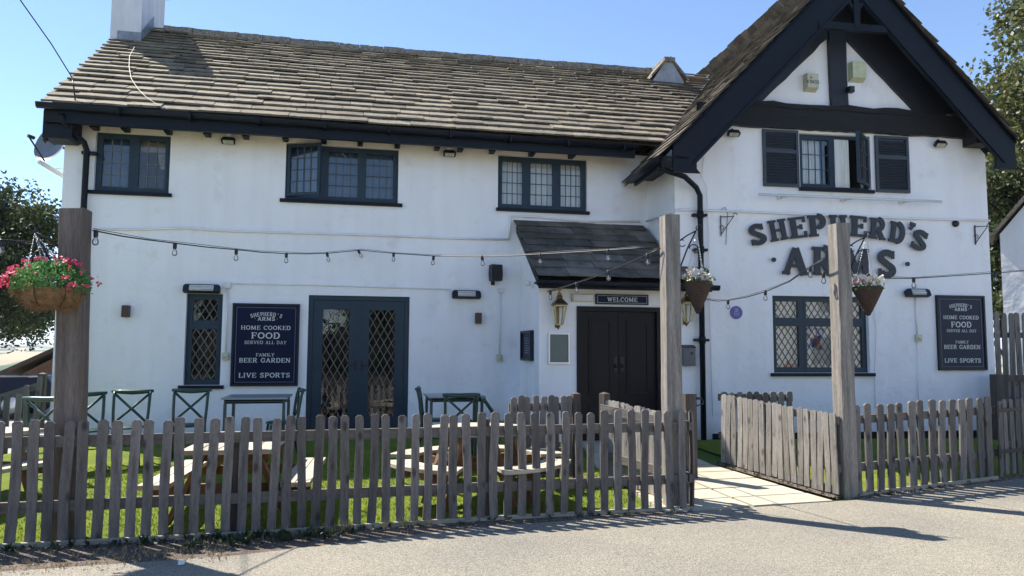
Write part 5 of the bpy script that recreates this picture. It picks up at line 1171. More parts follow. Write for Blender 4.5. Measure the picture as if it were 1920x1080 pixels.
# gate on the far right
G0 = B1+Vector((.05, .02, 0)); G1 = G0+dirB*.95
gt_ = fence('low picket gate with black strap hinges at the far right', G0, G1, 8, name='picket_gate', h=.92); gt_['category'] = 'gate'
for hz in (.80, .30):
    b = MB(); p = G0+Vector((.0, -.02, 0)); q = G0+dirB*.5; nn = Vector((dirB.y, -dirB.x, 0))*.016; b.bar(Vector((p.x, p.y, gz(p.x, p.y)+hz+.03))+nn, Vector((q.x, q.y, gz(q.x, q.y)+hz+.03))+nn, .006, .045); b.box(p.x-.02+nn.x, p.x+.015+nn.x, p.y+nn.y-.006, p.y+nn.y+.006, gz(p.x, p.y)+hz-.05, gz(p.x, p.y)+hz+.11); b.build('hinge', 'metalblack', gt_)
G2 = G1+dirB*.08; fence('picket fence right of the gate', G2, G2+dirB*2.2, 17, posts=((0, .95, .06),))
# tall board fence behind, right of the building
TF0 = MR @ Vector((SR+.05, .05, 0)); TFd = (m3 @ Vector((1, 0, 0)))
t = thing('tall_fence', 'tall grey board fence at the right end of the gable wing', 'fence', (TF0.x, TF0.y, 0), RA, world=True)
for i in range(20):
    p = TF0+TFd*(.06+i*.128); o = D.objects.new('board', rf.choice(PK)); COL.objects.link(o); o.parent = t
    o.matrix_local = PM[t.name]['wl'] @ Matrix.Translation((p.x, p.y, .12+rf.uniform(-.012, .012))) @ Matrix.Rotation(RA+rf.uniform(-.03, .03), 4, 'Z') @ Matrix.Rotation(rf.uniform(-.006, .006), 4, 'Y') @ Matrix.Diagonal((1.2, 1, 1.93, 1))
for zz in (1.62, .5):
    b = MB(); b.bar(TF0+Vector((0, .035, zz)), TF0+TFd*2.7+Vector((0, .035, zz)), .04, .09); b.build('rail', 'woodrail', t)
t = thing('side_gate', 'low dark board gate with heavy post in front of the tall fence', 'gate', (TF0.x, TF0.y-.3, 0), RA, world=True)
s_, z_ = Rw(1871, 702, .35); pq = MR @ Vector((s_, -.35, 0)); b = MB(); b.box(-.09, .11, -.07, .07, -.2, z_, Matrix.Translation(pq) @ Matrix.Rotation(RA, 4, 'Z')); b.build('post', 'wooddark', t)
b = MB(); b.bar(pq+TFd*.1+Vector((0, 0, z_-.06)), pq+TFd*2.4+Vector((0, 0, z_-.06)), .05, .10); b.build('rail', 'wooddark', t)
for i in range(14):
    p = pq+TFd*(.22+i*.135)+Vector((0, .05, .02)); o = D.objects.new('board', rf.choice(PK)); COL.objects.link(o); o.parent = t
    o.matrix_local = PM[t.name]['wl'] @ Matrix.Translation(p) @ Matrix.Rotation(RA, 4, 'Z') @ Matrix.Diagonal((1.1, 1, (z_-.08)/.97, 1))
# far left fence behind the lawn
lp = atY(96, 724, -.15); t_ = fence('low picket fence in the background left of the pub', Vector((-8.6, -.15, 0)), Vector((-4.32, -.15, 0)), 33, h=.93, posts=((.3, .95, .05), (.99, .98, .05)))
# timber edging boards at the foot of the fences
def edging(pts, label):
    t = MB()
    for a, b in zip(pts[:-1], pts[1:]): t.bar((a.x, a.y, gz(a.x, a.y)+.012), (b.x, b.y, gz(b.x, b.y)+.012), .028, .07)
    tag(t.build('lawn_edging', 'edging'), label, 'edging')
up = lambda p, d: Vector((p.x, p.y+d, 0))
edging([up(Am, .01), up(A0, .01), up(A1, .01), up(A2, .01), up(A3, .01)], 'thin timber edging board under the long left picket fence')
edging([up(B0, .01), up(B1, -.02)], 'thin timber edging board under the right picket fence')

# ================================================================ TALL POSTS WITH BASKETS AND LIGHTS
def tall_post(px, py, topy, wdt, rz, matl, label, brk, lean=0.0):
    """px,py foot pixel of the post centre"""
    p = onG(px, py); 
    d = ray(px, topy); h = (CAM + d*((p.y-CAM.y)/d.y)).z - p.z
    t = thing('timber_post', label, 'post', (p.x, p.y, p.z), rz)
    b = MB(); e = wdt/2; n_ = 14; vs_ = []
    for i in range(n_+1):
        z = -.15+(h+.15)*i/n_; j = lambda: random.uniform(-.003, .003); c = .012
        for (x, y) in ((-e+c, -e), (e-c, -e), (e, -e+c), (e, e-c), (e-c, e), (-e+c, e), (-e, e-c), (-e, -e+c)): vs_.append((x+j(), y+j(), z+(j()*2 if i == n_ else 0)))
    b.add(vs_, [(i*8+j, i*8+(j+1) % 8, (i+1)*8+(j+1) % 8, (i+1)*8+j) for i in range(n_) for j in range(8)] + [tuple(range(8))[::-1], tuple(n_*8+j for j in range(8))])
    b.build('post', matl, t); t.rotation_euler = (0, lean, rz)
    bz, ang, L = brk
    m = Matrix.Translation((math.cos(ang)*e, math.sin(ang)*e, h-bz)) @ Matrix.Rotation(ang+math.pi/2, 4, 'Z')
    o = MB(); o.box(-.014, .014, -.010, .0, -.34, .04); o.tube([(0, -.01, 0), (0, -L*.5, .06), (0, -L, .11)], .008, 6); o.tube([(0, -.01, -.30), (0, -L*.5, -.08), (0, -L*.96, .10)], .008, 6)
    o.tube([(0, -L-.028+.03*math.cos(rad(q)), .14+.03*math.sin(rad(q))) for q in range(-60, 220, 28)], .007, 6)
    o.tube([(0, -.045+.035*math.cos(rad(q)), -.02-.035*math.sin(rad(q))) for q in range(-120, 180, 30)], .006, 6); o.tube([(0, -.16+.045*math.cos(rad(q)), -.08+.045*math.sin(rad(q))) for q in range(0, 300, 30)], .006, 6)
    o.xf(m); o.build('bracket', 'metalblack', t)
    hook = Matrix.Translation((p.x, p.y, p.z)) @ Matrix.Rotation(rz, 4, 'Z') @ Matrix.Rotation(lean, 4, 'Y') @ m @ Vector((0, -L-.005, .10))
    return t, p, h, hook
PL = onG(133, 1016); PMd = onG(1263, 958); PR = onG(1590, 932)
tL, pL, hL, hkL = tall_post(126, 1012, 392, .195, rad(-6), 'postbrown', 'tall dark weathered post at the left with the red flower basket', (.34, math.pi+.75, .20), lean=rad(-1.5))
tM, pM, hM, hkM = tall_post(1262, 953, 405, .165, rad(2), 'woodpost', 'tall grey post at the path opening in front of the porch door', (.27, -.35, .19))
tR, pR, hR, hkR = tall_post(1588, 930, 421, .175, rad(4), 'woodpost', 'tall grey post in front of the raised lettering', (.26, -.35, .20))
# hanging baskets
def chains(t, hook, rim, r, n_=3, base=None):
    b = MB()
    for i in range(n_):
        a = i*2*math.pi/n_+.5; e = rim+Vector((math.cos(a)*r, math.sin(a)*r, 0)); k = int((hook-e).length/.028)
        for j in range(k):
            q = hook.lerp(e, j/k); w_ = hook.lerp(e, (j+.72)/k); b.tube([q, w_], .0032 if j % 2 else .0045, 4)
    b.build('chain', 'silver', t)
def cone_basket(hook, rim, tip, r, label):
    t = thing('hanging_basket', label, 'hanging basket', rim, 0, 'cone shaped wicker hanging baskets', world=True)
    b = MB(); n_ = 22; dz = rim.z-tip.z; rings = 20; vs_ = []
    for i in range(rings+1):
        f = i/rings; rr = r*(1-f)**.92+.012; c = rim.lerp(tip, f)
        for j in range(n_): a = 2*math.pi*j/n_; k = rr+.005*(1 if (i+j) % 2 else -1); vs_.append((c.x+k*math.cos(a), c.y+k*math.sin(a), c.z))
    b.add(vs_, [(i*n_+j, i*n_+(j+1) % n_, (i+1)*n_+(j+1) % n_, (i+1)*n_+j) for i in range(rings) for j in range(n_)]); b.add([vs_[j] for j in range(n_)], [tuple(range(n_))]); b.build('wicker_cone', 'wicker', t)
    b = MB()
    for i in range(4):
        b.tube([(rim.x+(r+.008)*math.cos(2*math.pi*(j+i*.3)/16), rim.y+(r+.008)*math.sin(2*math.pi*(j+i*.3)/16), rim.z-.012+i*.008) for j in range(17)], .007, 5)
    b.build('wicker_rim', 'wicker', t)
    fl = MB(); lf = MB(); fe = MB(); pk = MB()
    for _ in range(40):
        a = random.uniform(0, 6.28); q = r*math.sqrt(random.uniform(.05, 1))*1.05; c = rim+Vector((math.cos(a)*q, math.sin(a)*q, random.uniform(.03, .15)))
        flower(pk if (random.random() < .03 or math.cos(a) < -.93) else fl, c, random.uniform(.030, .046))
    for _ in range(150):
        a = random.uniform(0, 6.28); q = r*random.uniform(.4, 1.15); c = rim+Vector((math.cos(a)*q, math.sin(a)*q, random.uniform(-.03, .07))); leaf(lf, c, random.uniform(.022, .045))
    for _ in range(60):
        a = random.uniform(0, 6.28); e = Vector((math.cos(a)*.6, math.sin(a)*.6, 1)).normalized()*random.uniform(.10, .20); c = rim+Vector((math.cos(a)*.03, math.sin(a)*.03, .03)); fe.add([c-Vector((.003, 0, 0)), c+Vector((.003, 0, 0)), c+e], [(0, 1, 2)])
    fl.build('white_flowers', 'petalwhite', t, fix=False); pk.build('pink_flowers', 'petalpink', t, fix=False); lf.build('leaves', 'leafbasket', t, fix=False); fe.build('grass_spikes', 'fern', t, fix=False)
    chains(t, hook, rim, r*.95)
    return t
def leaf(mb, c, s):
    n_ = Vector((random.uniform(-1, 1), random.uniform(-1, 1), random.uniform(-.3, 1))).normalized(); x = n_.orthogonal().normalized(); x.rotate(Matrix.Rotation(random.uniform(0, 6.28), 3, n_)) if 0 else None
    q = Matrix.Rotation(random.uniform(0, 6.28), 3, n_) @ x; y = n_.cross(q)
    mb.add([c-q*s*.5, c+y*s*.28+n_*s*.06, c+q*s*.5, c-y*s*.28+n_*s*.06], [(0, 1, 2, 3)])
def flower(mb, c, s):
    n_ = Vector((random.uniform(-1, 1), random.uniform(-1.2, .6), random.uniform(.1, 1))).normalized(); x = n_.orthogonal().normalized(); y = n_.cross(x); k = 5
    for i in range(k):
        a = 2*math.pi*i/k+random.uniform(-.15, .15); d = x*math.cos(a)+y*math.sin(a); e = x*math.cos(a+1.57)+y*math.sin(a+1.57)
        mb.add([c, c+d*s*.6+e*s*.42+n_*s*.18, c+d*s+n_*s*.1, c+d*s*.6-e*s*.42+n_*s*.18], [(0, 1, 2, 3)])
def under(hook, px, py):           # point below a hook seen at image row py
    d = ray(px, py); q = CAM + d*((hook.y-CAM.y)/d.y); return Vector((hook.x, hook.y, q.z))
rmM = under(hkM, 1293, 531); tpM = under(hkM, 1293, 588); cone_basket(hkM, rmM, tpM, .135, 'wicker cone basket of white flowers hanging from the middle post')
rmR = under(hkR, 1624, 541); tpR = under(hkR, 1624, 592); cone_basket(hkR, rmR, tpR, .150, 'wicker cone basket of white and pink flowers hanging from the right post')
# big red basket
rc = atY(97, 541, hkL.y-.02); bt = atY(97, 578, hkL.y-.02)
t = thing('hanging_basket', 'wide coir lined basket full of red and pink flowers hanging by the left post', 'hanging basket', rc, 0, world=True)
R0 = .215; b = MB(); n_ = 30; vs_ = []; rings = 8
for i in range(rings+1):
    f = i/rings; rr = R0*math.cos(f*1.25)**.8 if i < rings else .06; z = rc.z-(rc.z-bt.z)*math.sin(f*1.5)
    for j in range(n_): k = rr+random.uniform(-.012, .012); a = 2*math.pi*j/n_; vs_.append((rc.x+k*math.cos(a), rc.y+k*math.sin(a), z+random.uniform(-.006, .006)))
b.add(vs_, [(i*n_+j, i*n_+(j+1) % n_, (i+1)*n_+(j+1) % n_, (i+1)*n_+j) for i in range(rings) for j in range(n_)]+[tuple(rings*n_+j for j in range(n_))], True)
for _ in range(2600):
    a = random.uniform(0, 6.28); f = random.uniform(0, 1); rr = R0*math.cos(f*1.2)**.8; c = Vector((rc.x+rr*math.cos(a), rc.y+rr*math.sin(a), rc.z-(rc.z-bt.z)*math.sin(f*1.5))); e = Vector((math.cos(a)*random.uniform(.1, 1)+random.uniform(-.8, .8), math.sin(a)*random.uniform(.1, 1)+random.uniform(-.6, .6), random.uniform(-1.0, .25))).normalized()*random.uniform(.02, .055)*(1.5 if math.cos(a) < -.6 else 1); s_ = Vector((.0018, 0, 0.001)); b.add([c-s_, c+s_, c+e], [(0, 1, 2)])
for _ in range(1100):      # loose tuft hanging off the left side
    c = Vector((rc.x+random.choice((-.21, -.16, .12))+random.uniform(-.06, .05), rc.y+random.uniform(-.12, -.0), rc.z+random.uniform(-.05, .02))); e = Vector((random.uniform(-1, .1), random.uniform(-.5, .5), random.uniform(-1, .1))).normalized()*random.uniform(.03, .08); s_ = Vector((.002, 0, .001)); b.add([c-s_, c+s_, c+e], [(0, 1, 2)])
b.build('coir_liner', 'coir', t, fix=False)
b = MB()
for i in range(6):
    a = i*math.pi/3+.3; b.tube([(rc.x+(R0*math.cos(f*1.25)**.8+.008)*math.cos(a), rc.y+(R0*math.cos(f*1.25)**.8+.008)*math.sin(a), rc.z-(rc.z-bt.z)*math.sin(f*1.5)) for f in (0, .2, .4, .6, .8, .95)], .004, 5)
b.build('wire_frame', 'metalblack', t)
lf = MB(); fr_ = MB()
cen = rc+Vector((-.005, -.0, .03))
for _ in range(3400):
    a = random.uniform(0, 6.28); e = random.uniform(-.25, 1.5); q = random.uniform(.5, 1)**.5
    c = cen+Vector((math.cos(a)*math.cos(e)*.30*q, math.sin(a)*math.cos(e)*.27*q, math.sin(e)*.185*q+random.uniform(-.03, .03))); leaf(lf, c, random.uniform(.018, .036))
for _ in range(105):
    a = random.uniform(0, 6.28); e = random.uniform(-.35, 1.4)
    if random.random() < .35: a = math.pi+random.uniform(-.8, .8); e = random.uniform(-.2, .6)
    q = random.uniform(.92, 1.08); c = cen+Vector((math.cos(a)*math.cos(e)*.34*q, math.sin(a)*math.cos(e)*.305*q, math.sin(e)*.215*q+.005))
    for _k in range(random.randint(1, 5)): flower(fr_, c+Vector((random.uniform(-.022, .022), random.uniform(-.022, .022), random.uniform(-.016, .02))), random.uniform(.012, .022))
for _ in range(14):       # trailing stems at the right
    c = cen+Vector((random.uniform(.18, .30), random.uniform(-.1, .1), random.uniform(-.10, 0))); leaf(lf, c+Vector((.02, 0, -.02)), .03)
lf.build('leaves', 'leafbasket', t, fix=False); fr_.build('red_flowers', 'petalred', t, fix=False)
chains(t, hkL, rc+Vector((0, 0, .05)), R0*.9, 4)
# festoon lights
def festoon(label, pts, bulbs, sag_pts=4):
    """pts world points along the cable; bulbs = list of fractions along px order given as world points on the cable"""
    t = thing('festoon_lights', label, 'string lights', pts[0], 0, 'festoon lights strung between the posts and the pub', world=True)
    b = MB(); b.tube(pts, .0065, 6); b.tube([p+Vector((0, 0, .016+.006*math.sin(i*2.1))) for i, p in enumerate(pts)], .003, 5); b.build('cable', 'metalblack', t)
    for q, tilt in bulbs:
        m = Matrix.Translation(q) @ Matrix.Rotation(tilt, 4, 'Y')
        s_ = MB(); s_.lathe([(.012, .012), (.02, .004), (.019, -.045), (.016, -.05)], (0, 0, 0), 10); s_.xf(m); so = s_.build('bulb', 'bulb_socket', t)
        g_ = MB(); g_.lathe([(.013, -.05), (.015, -.06), (.026, -.082), (.027, -.098), (.018, -.118), (.002, -.124)], (0, 0, 0), 12); g_.xf(m); g_.build('glass_bulb', 'bulbglass', so)
        g_ = MB(); g_.tube([(0, 0, -.05), (0, 0, -.085), (.006, 0, -.10)], .004, 5); g_.xf(m); g_.build('filament', 'plasticwhite', so)
def lerp3(a, b, f): return a+(b-a)*f
def onseg(a, b, pa, pb, px, py):
    """point whose image is (px,py), on the vertical plane through a-b"""
    d = ray(px, py); h = Vector((b.x-a.x, b.y-a.y, 0)); nrm = Vector((-h.y, h.x, 0)); tt = (a-CAM).dot(nrm)/d.dot(nrm); return CAM+d*tt
def fest(label, a, b, pix, blb):
    pts = [a]+[onseg(a, b, 0, 0, *p) for p in pix]+[b]; 
    bl_ = [(onseg(a, b, 0, 0, *p[:2]), p[2] if len(p) > 2 else 0) for p in blb]
    festoon(label, pts, bl_)
hookw = atY(676, 469, -.04)
aL = Vector((pL.x+.11, pL.y-.02, 0)); aL = onseg(pL, pL+Vector((1, 0, 0)), 0, 0, 174, 432)
aM = onseg(pM, pM+Vector((1, 0, 0)), 0, 0, 1235, 462)
fest('festoon lights from the left post to the wall above the french doors', aL, hookw, [(230, 443), (280, 450), (328, 456), (385, 463), (443, 468), (490, 473), (537, 475.5), (575, 476), (613, 475), (645, 472)], [(180, 434), (328, 457), (443, 469), (537, 475.5), (613, 475, -.25), (672, 470, -.5)])
fest('festoon lights from the wall hook to the middle post, passing the porch roof', hookw, aM, [(705, 472), (738, 475), (813, 480), (904, 481), (960, 479.5), (1013, 476.5), (1075, 473), (1140, 469), (1190, 465.5)], [(738, 475), (813, 481, .1), (904, 481, -.1), (1013, 477), (1140, 469.5)])
hc = atY(1026, 548, -1.58); a2 = onseg(pM, pM+Vector((1, 0, 0)), 0, 0, 1238, 466)
fest('short festoon dropping from the middle post to the left corner of the porch eave', a2, hc, [(1214, 477), (1180, 493), (1141, 509), (1111, 521), (1081, 531), (1050, 541)], [(1214, 477), (1141, 508), (1081, 531), (1032, 546)])
b = MB()
pc = atY(1322, 561, -1.6); a3 = onseg(pR, pR+Vector((1, 0, 0)), 0, 0, 1548, 485)
fest('festoon lights from the right corner of the porch to the right post', pc, a3, [(1345, 564.5), (1365, 563.5), (1400, 557), (1435, 547), (1480, 528), (1519, 501)], [(1365, 563.5), (1435, 546), (1519, 501), (1544, 512)])
a4 = onseg(pR, pR+Vector((1, 0, 0)), 0, 0, 1598, 518); ex = pR+Vector((6.5, 2.2, 3.0)); e4 = onseg(pR, ex, 0, 0, 2050, 497)
fest('festoon lights leaving the right post towards the tall fence', a4, e4, [(1650, 521.5), (1713, 522), (1790, 517), (1866, 512), (1920, 508)], [(1713, 521.5), (1866, 512)])
e5 = onseg(pL, pL+Vector((-3, -.6, 0)), 0, 0, -60, 446); a5 = onseg(pL, pL+Vector((1, 0, 0)), 0, 0, 112, 462)
fest('festoon lights leaving the left post across the tree', a5, e5, [(60, 458), (2, 451)], [(118, 462), (2, 451)])
# overhead telephone wire
run([atY(135, 145, -.3), atY(96, 82, -.6), atY(38, 0, -1.2), atY(-40, -125, -3)], .008, 'overhead_wire', 'thin overhead wire running up and out of the picture at top left', 'metalblack', 'wire')
w0 = [atY(135, 145, -.3), atY(138, 160, -.4), atY(142, 198, -.5)]
run(w0, .010, 'wire_hook', 'twisted wire hook holding the overhead wire above the gutter corner', 'metalblack', 'hook')
def rs(px, py):      # on the long roof slope
    n_ = Vector((0, -SN, CS)); P0_ = Vector((-4.42, EY, EZ+.14)); d = ray(px, py); return CAM+d*((P0_-CAM).dot(n_)/d.dot(n_))
run([rs(*p) for p in ((252, 88), (243, 105), (242, 125), (246, 147), (258, 166), (275, 183), (295, 196), (315, 205))], .0045, 'roof_wire', 'pale cable lying down the stone roof from the chimney to the gutter', 'cream', 'cable')

# ================================================================ GARDEN FURNITURE
def cafe_chair(label, pos, rz, tilt=None, matl='chair', group='green cross back metal chairs'):
    t = thing('cafe_chair', label, 'chair', (pos.x, pos.y, pos.z), rz, group)
    if tilt: t.rotation_euler = tilt
    # chair faces -y; seat .45, back at +y
    b = MB(); b.lathe([(.19, .44), (.205, .447), (.205, .458), (.19, .464)], (0, 0, 0), 24, sx=1, sy=.98); b.build('seat', matl, t)
    for sx_ in (-1, 1):
        b = MB(); b.tube([(sx_*.165, -.15, .44), (sx_*.19, -.20, .0)], .016, 7); b.build('leg', matl, t)
        b = MB(); b.tube([(sx_*.19, .24, .0), (sx_*.185, .17, .25), (sx_*.185, .155, .45), (sx_*.195, .175, .62), (sx_*.20, .20, .80), (sx_*.20, .225, .86)], .018, 7); b.build('leg', matl, t)
    b = MB(); b.tube([(-.235, .235, .865), (-.12, .215, .858), (0, .208, .853), (.12, .215, .858), (.235, .235, .865)], [.018, .028, .030, .028, .018], 8); b.build('top_rail', matl, t)
    b = MB(); b.tube([(-.19, .16, .48), (-.06, .19, .60), (.19, .215, .83)], .016, 6); b.tube([(.19, .16, .48), (.06, .185, .60), (-.19, .215, .83)], .016, 6); b.build('cross_brace', matl, t)
    b = MB(); b.tube([(-.175, -.17, .22), (-.187, .18, .24)], .008, 6); b.tube([(.175, -.17, .22), (.187, .18, .24)], .008, 6); b.tube([(-.18, 0, .23), (.18, 0, .23)], .008, 6); b.build('stretcher', matl, t)
    return t
def cpos(px, py, back=.22, h=.865):     # floor point under the middle of the chair back
    return onG(px, py, h)
for px_, py_, rz_, lb in ((250, 731, .05, 'green cross back chair, second to the right of the left tall post'), (357, 729, -.06, 'green cross back chair below the tall narrow window'), (176, 735, .45, 'green cross back chair just right of the left tall post')):
    p = cpos(px_, py_); cafe_chair(lb, Vector((p.x, p.y-.2, gz(p.x, p.y-.2))), rz_)
p = cpos(96, 746); cafe_chair('pale green cross back chair half hidden behind the left tall post', Vector((p.x, p.y+.15, gz(p.x, p.y))), rad(170), matl='chairpale')
p = cpos(545, 731); cafe_chair('green chair seen side on at the right end of the left metal table', Vector((p.x-.1, p.y+.1, gz(p.x, p.y))), rad(-78))
p = cpos(787, 728); cafe_chair('green chair seen side on at the left end of the right metal table', Vector((p.x+.2, p.y, gz(p.x, p.y))), rad(82))
p = cpos(866, 740); cafe_chair('green cross back chair with its back to the road at the right metal table', Vector((p.x, p.y+.2, gz(p.x, p.y))), rad(178))
p = onG(903, 742, .80); c_ = cafe_chair('green chair tipped back at the right end of the right metal table', Vector((p.x+.60, p.y-.1, gz(p.x, p.y)+.11)), 0); c_.rotation_euler = (Matrix.Rotation(rad(-28), 3, 'Y') @ Matrix.Rotation(rad(84), 3, 'Z')).to_euler()
def metal_table(label, x0, x1, y0, y1, h):
    t = thing('metal_table', label, 'table', ((x0+x1)/2, (y0+y1)/2, gz(0, (y0+y1)/2)), 0, 'grey green metal garden tables', world=True); z = gz(0, (y0+y1)/2)
    b = MB(); b.box(x0, x1, y0, y1, z+h-.022, z+h); b.build('table_top', 'tabletop', t)
    b = MB(); frame_ring(b, [x0+.03, x1-.03, z+h-.075, z+h-.024], I4, y0+.03, y0+.05, .02); b.box(x0+.03, x0+.05, y0+.05, y1-.05, z+h-.07, z+h-.024); b.box(x1-.05, x1-.03, y0+.05, y1-.05, z+h-.07, z+h-.024); b.box(x0+.05, x1-.05, y0+.03, y0+.05, z+h-.07, z+h-.024); b.box(x0+.03, x1-.03, y1-.05, y1-.03, z+h-.07, z+h-.024); b.build('apron', 'tableleg', t)
    for x in (x0+.045, x1-.045):
        for y in (y0+.045, y1-.045): b = MB(); b.box(x-.018, x+.018, y-.018, y+.018, z, z+h-.075); b.build('leg', 'tableleg', t)
q0, q1 = onG(414, 751, .74), onG(546, 751, .74); metal_table('grey topped metal table under the left menu board', q0.x, q1.x-.05, q0.y, q0.y+.75, .74)
q0, q1 = onG(803, 748, .74), onG(912, 748, .74); metal_table('grey topped metal table right of the french doors', q0.x, q1.x, q0.y, q0.y+.75, .74)

def picnic_table(label, c, rz, L=1.45, s=1.0):
    t = thing('picnic_table', label, 'picnic table', (c.x, c.y, gz(c.x, c.y)), rz)
    H, hb = .67*s, .38*s
    b = MB()
    for i in range(5): x = -.31+.155*i; b.box(x-.07, x+.07, -L/2, L/2, H-.04, H)
    b.build('table_top', 'picnic', t)
    for sx_ in (-1, 1):
        b = MB()
        for k in (0, 1): x = sx_*(.53+.13*k); b.box(x-.06, x+.06, -L/2, L/2, hb-.04, hb)
        b.build('bench', 'picnic', t)
    for sy_ in (-1, 1):
        y = sy_*(L/2-.22)
        for sx_ in (-1, 1): b = MB(); b.bar((sx_*.22, y, H-.04), (sx_*.52, y, 0), .045, .10, (0, 1, 0)); b.build('leg', 'picnicleg', t)
        b = MB(); b.box(-.70, .70, y+.026, y+.07, hb-.13, hb-.04); b.box(-.33, .33, y+.026, y+.07, H-.13, H-.04); b.build('cross_beam', 'picnicleg', t)
    b = MB(); b.bar((0, -L/2+.26, hb-.08), (0, -.1, H-.05), .04, .07); b.bar((0, L/2-.26, hb-.08), (0, .1, H-.05), .04, .07); b.build('brace', 'picnicleg', t)
    return t
f0 = onG(377, 862, .71); pa_ = onG(320, 861, .71); pb_ = onG(474, 859, .71)
cx_ = (pa_.x+pb_.x)/2; b0 = onG(445, 826, .71)
ax = math.atan2(b0.y-pa_.y, (onG(380, 826, .71).x+onG(508, 826, .71).x)/2-cx_)
Lt_ = .5*1.5
yc = A1.y+.16+Lt_+.03
picnic_table('weathered picnic table with its end to the road, behind the left half of the fence', Vector((cx_+.06, yc, 0)), rad(-3), 1.5)
pl_ = onG(20, 880, .41); picnic_table('picnic table cut off by the left edge, only its bench showing', Vector((pl_.x-.72, pl_.y+.35, 0)), rad(-28), 1.5)
# round picnic table with four curved benches
rcn = onG(897, 802, .72)
t = thing('round_picnic_table', 'round picnic table with curved benches behind the middle of the fence', 'picnic table', (rcn.x, rcn.y, gz(rcn.x, rcn.y)), .3); H, hb = .72, .42
b = MB(); n_ = 8
def disc_planks(mb, R_, z0, z1, cx=0, cy=0, w_=.11, inner=0.0, a0=None):
    y = -R_
    while y < R_-.01:
        y2 = min(y+w_-.008, R_); hw1 = math.sqrt(max(.0004, R_*R_-y*y)); hw2 = math.sqrt(max(.0004, R_*R_-y2*y2)); ym = (y+y2)/2; hm = math.sqrt(max(.0004, R_*R_-ym*ym))
        p = [(-hw1, y), (hw1, y), (hm, ym), (hw2, y2), (-hw2, y2), (-hm, ym)]; mb.add([(cx+q[0], cy+q[1], z0) for q in p]+[(cx+q[0], cy+q[1], z1) for q in p], [(5, 4, 3, 2, 1, 0), (6, 7, 8, 9, 10, 11)]+[(i, (i+1) % 6, 6+(i+1) % 6, 6+i) for i in range(6)]); y += w_
disc_planks(b, .56, H-.035, H); b.build('table_top', 'picnic', t)
for k in range(4):
    a = k*math.pi/2+.35; b = MB(); R1, R2 = .70, .98; n_ = 9; sp = rad(64)
    for r0, r1 in ((R1, (R1+R2)/2-.005), ((R1+R2)/2+.005, R2)):
        for i in range(n_):
            a0 = a-sp/2+sp*i/n_; a1 = a-sp/2+sp*(i+1)/n_; q = [(r0*math.cos(a0), r0*math.sin(a0)), (r1*math.cos(a0), r1*math.sin(a0)), (r1*math.cos(a1), r1*math.sin(a1)), (r0*math.cos(a1), r0*math.sin(a1))]
            b.add([(x, y, hb-.035) for x, y in q]+[(x, y, hb) for x, y in q], [(3, 2, 1, 0), (4, 5, 6, 7), (0, 1, 5, 4), (2, 3, 7, 6), (1, 2, 6, 5), (3, 0, 4, 7)])
    b.build('bench', 'picnic', t)
    b = MB(); d = Vector((math.cos(a), math.sin(a), 0)); sd = Vector((-d.y, d.x, 0))
    for o_ in (-.14, .14): b.bar(sd*o_+Vector((0, 0, hb-.07)), d*.92+sd*o_+Vector((0, 0, hb-.07)), .04, .08)
    b.build('bench_beam', 'picnicleg', t)
    for o_ in (-.14, .14): b = MB(); b.bar(d*.30+sd*o_+Vector((0, 0, H-.04)), d*.62+sd*o_, .04, .09); b.build('leg', 'picnicleg', t)
# rubbish at the fence foot
for px_, py_, lb, rz_ in ((482, 994, 'scrap of white paper on a picket foot at the left', .4), (828, 975, 'small white tag on the ground by the middle small post', 1.2), (340, 1062, 'bluish scrap of litter on the soil at the left', .2)):
    p = onG(px_, py_); b = MB(); b.add([(-.022, -.016, .02), (.02, -.018, .026), (.024, .014, .022), (.0, .02, .034), (-.024, .015, .021)], [(0, 1, 2, 3, 4)]); b.xf(Matrix.Translation(p+Vector((0, 0, .01))) @ Matrix.Rotation(rz_, 4, 'Z') @ Matrix.Rotation(.6, 4, 'X')); tag(b.build('litter', 'plasticwhite', fix=False), lb, 'litter')

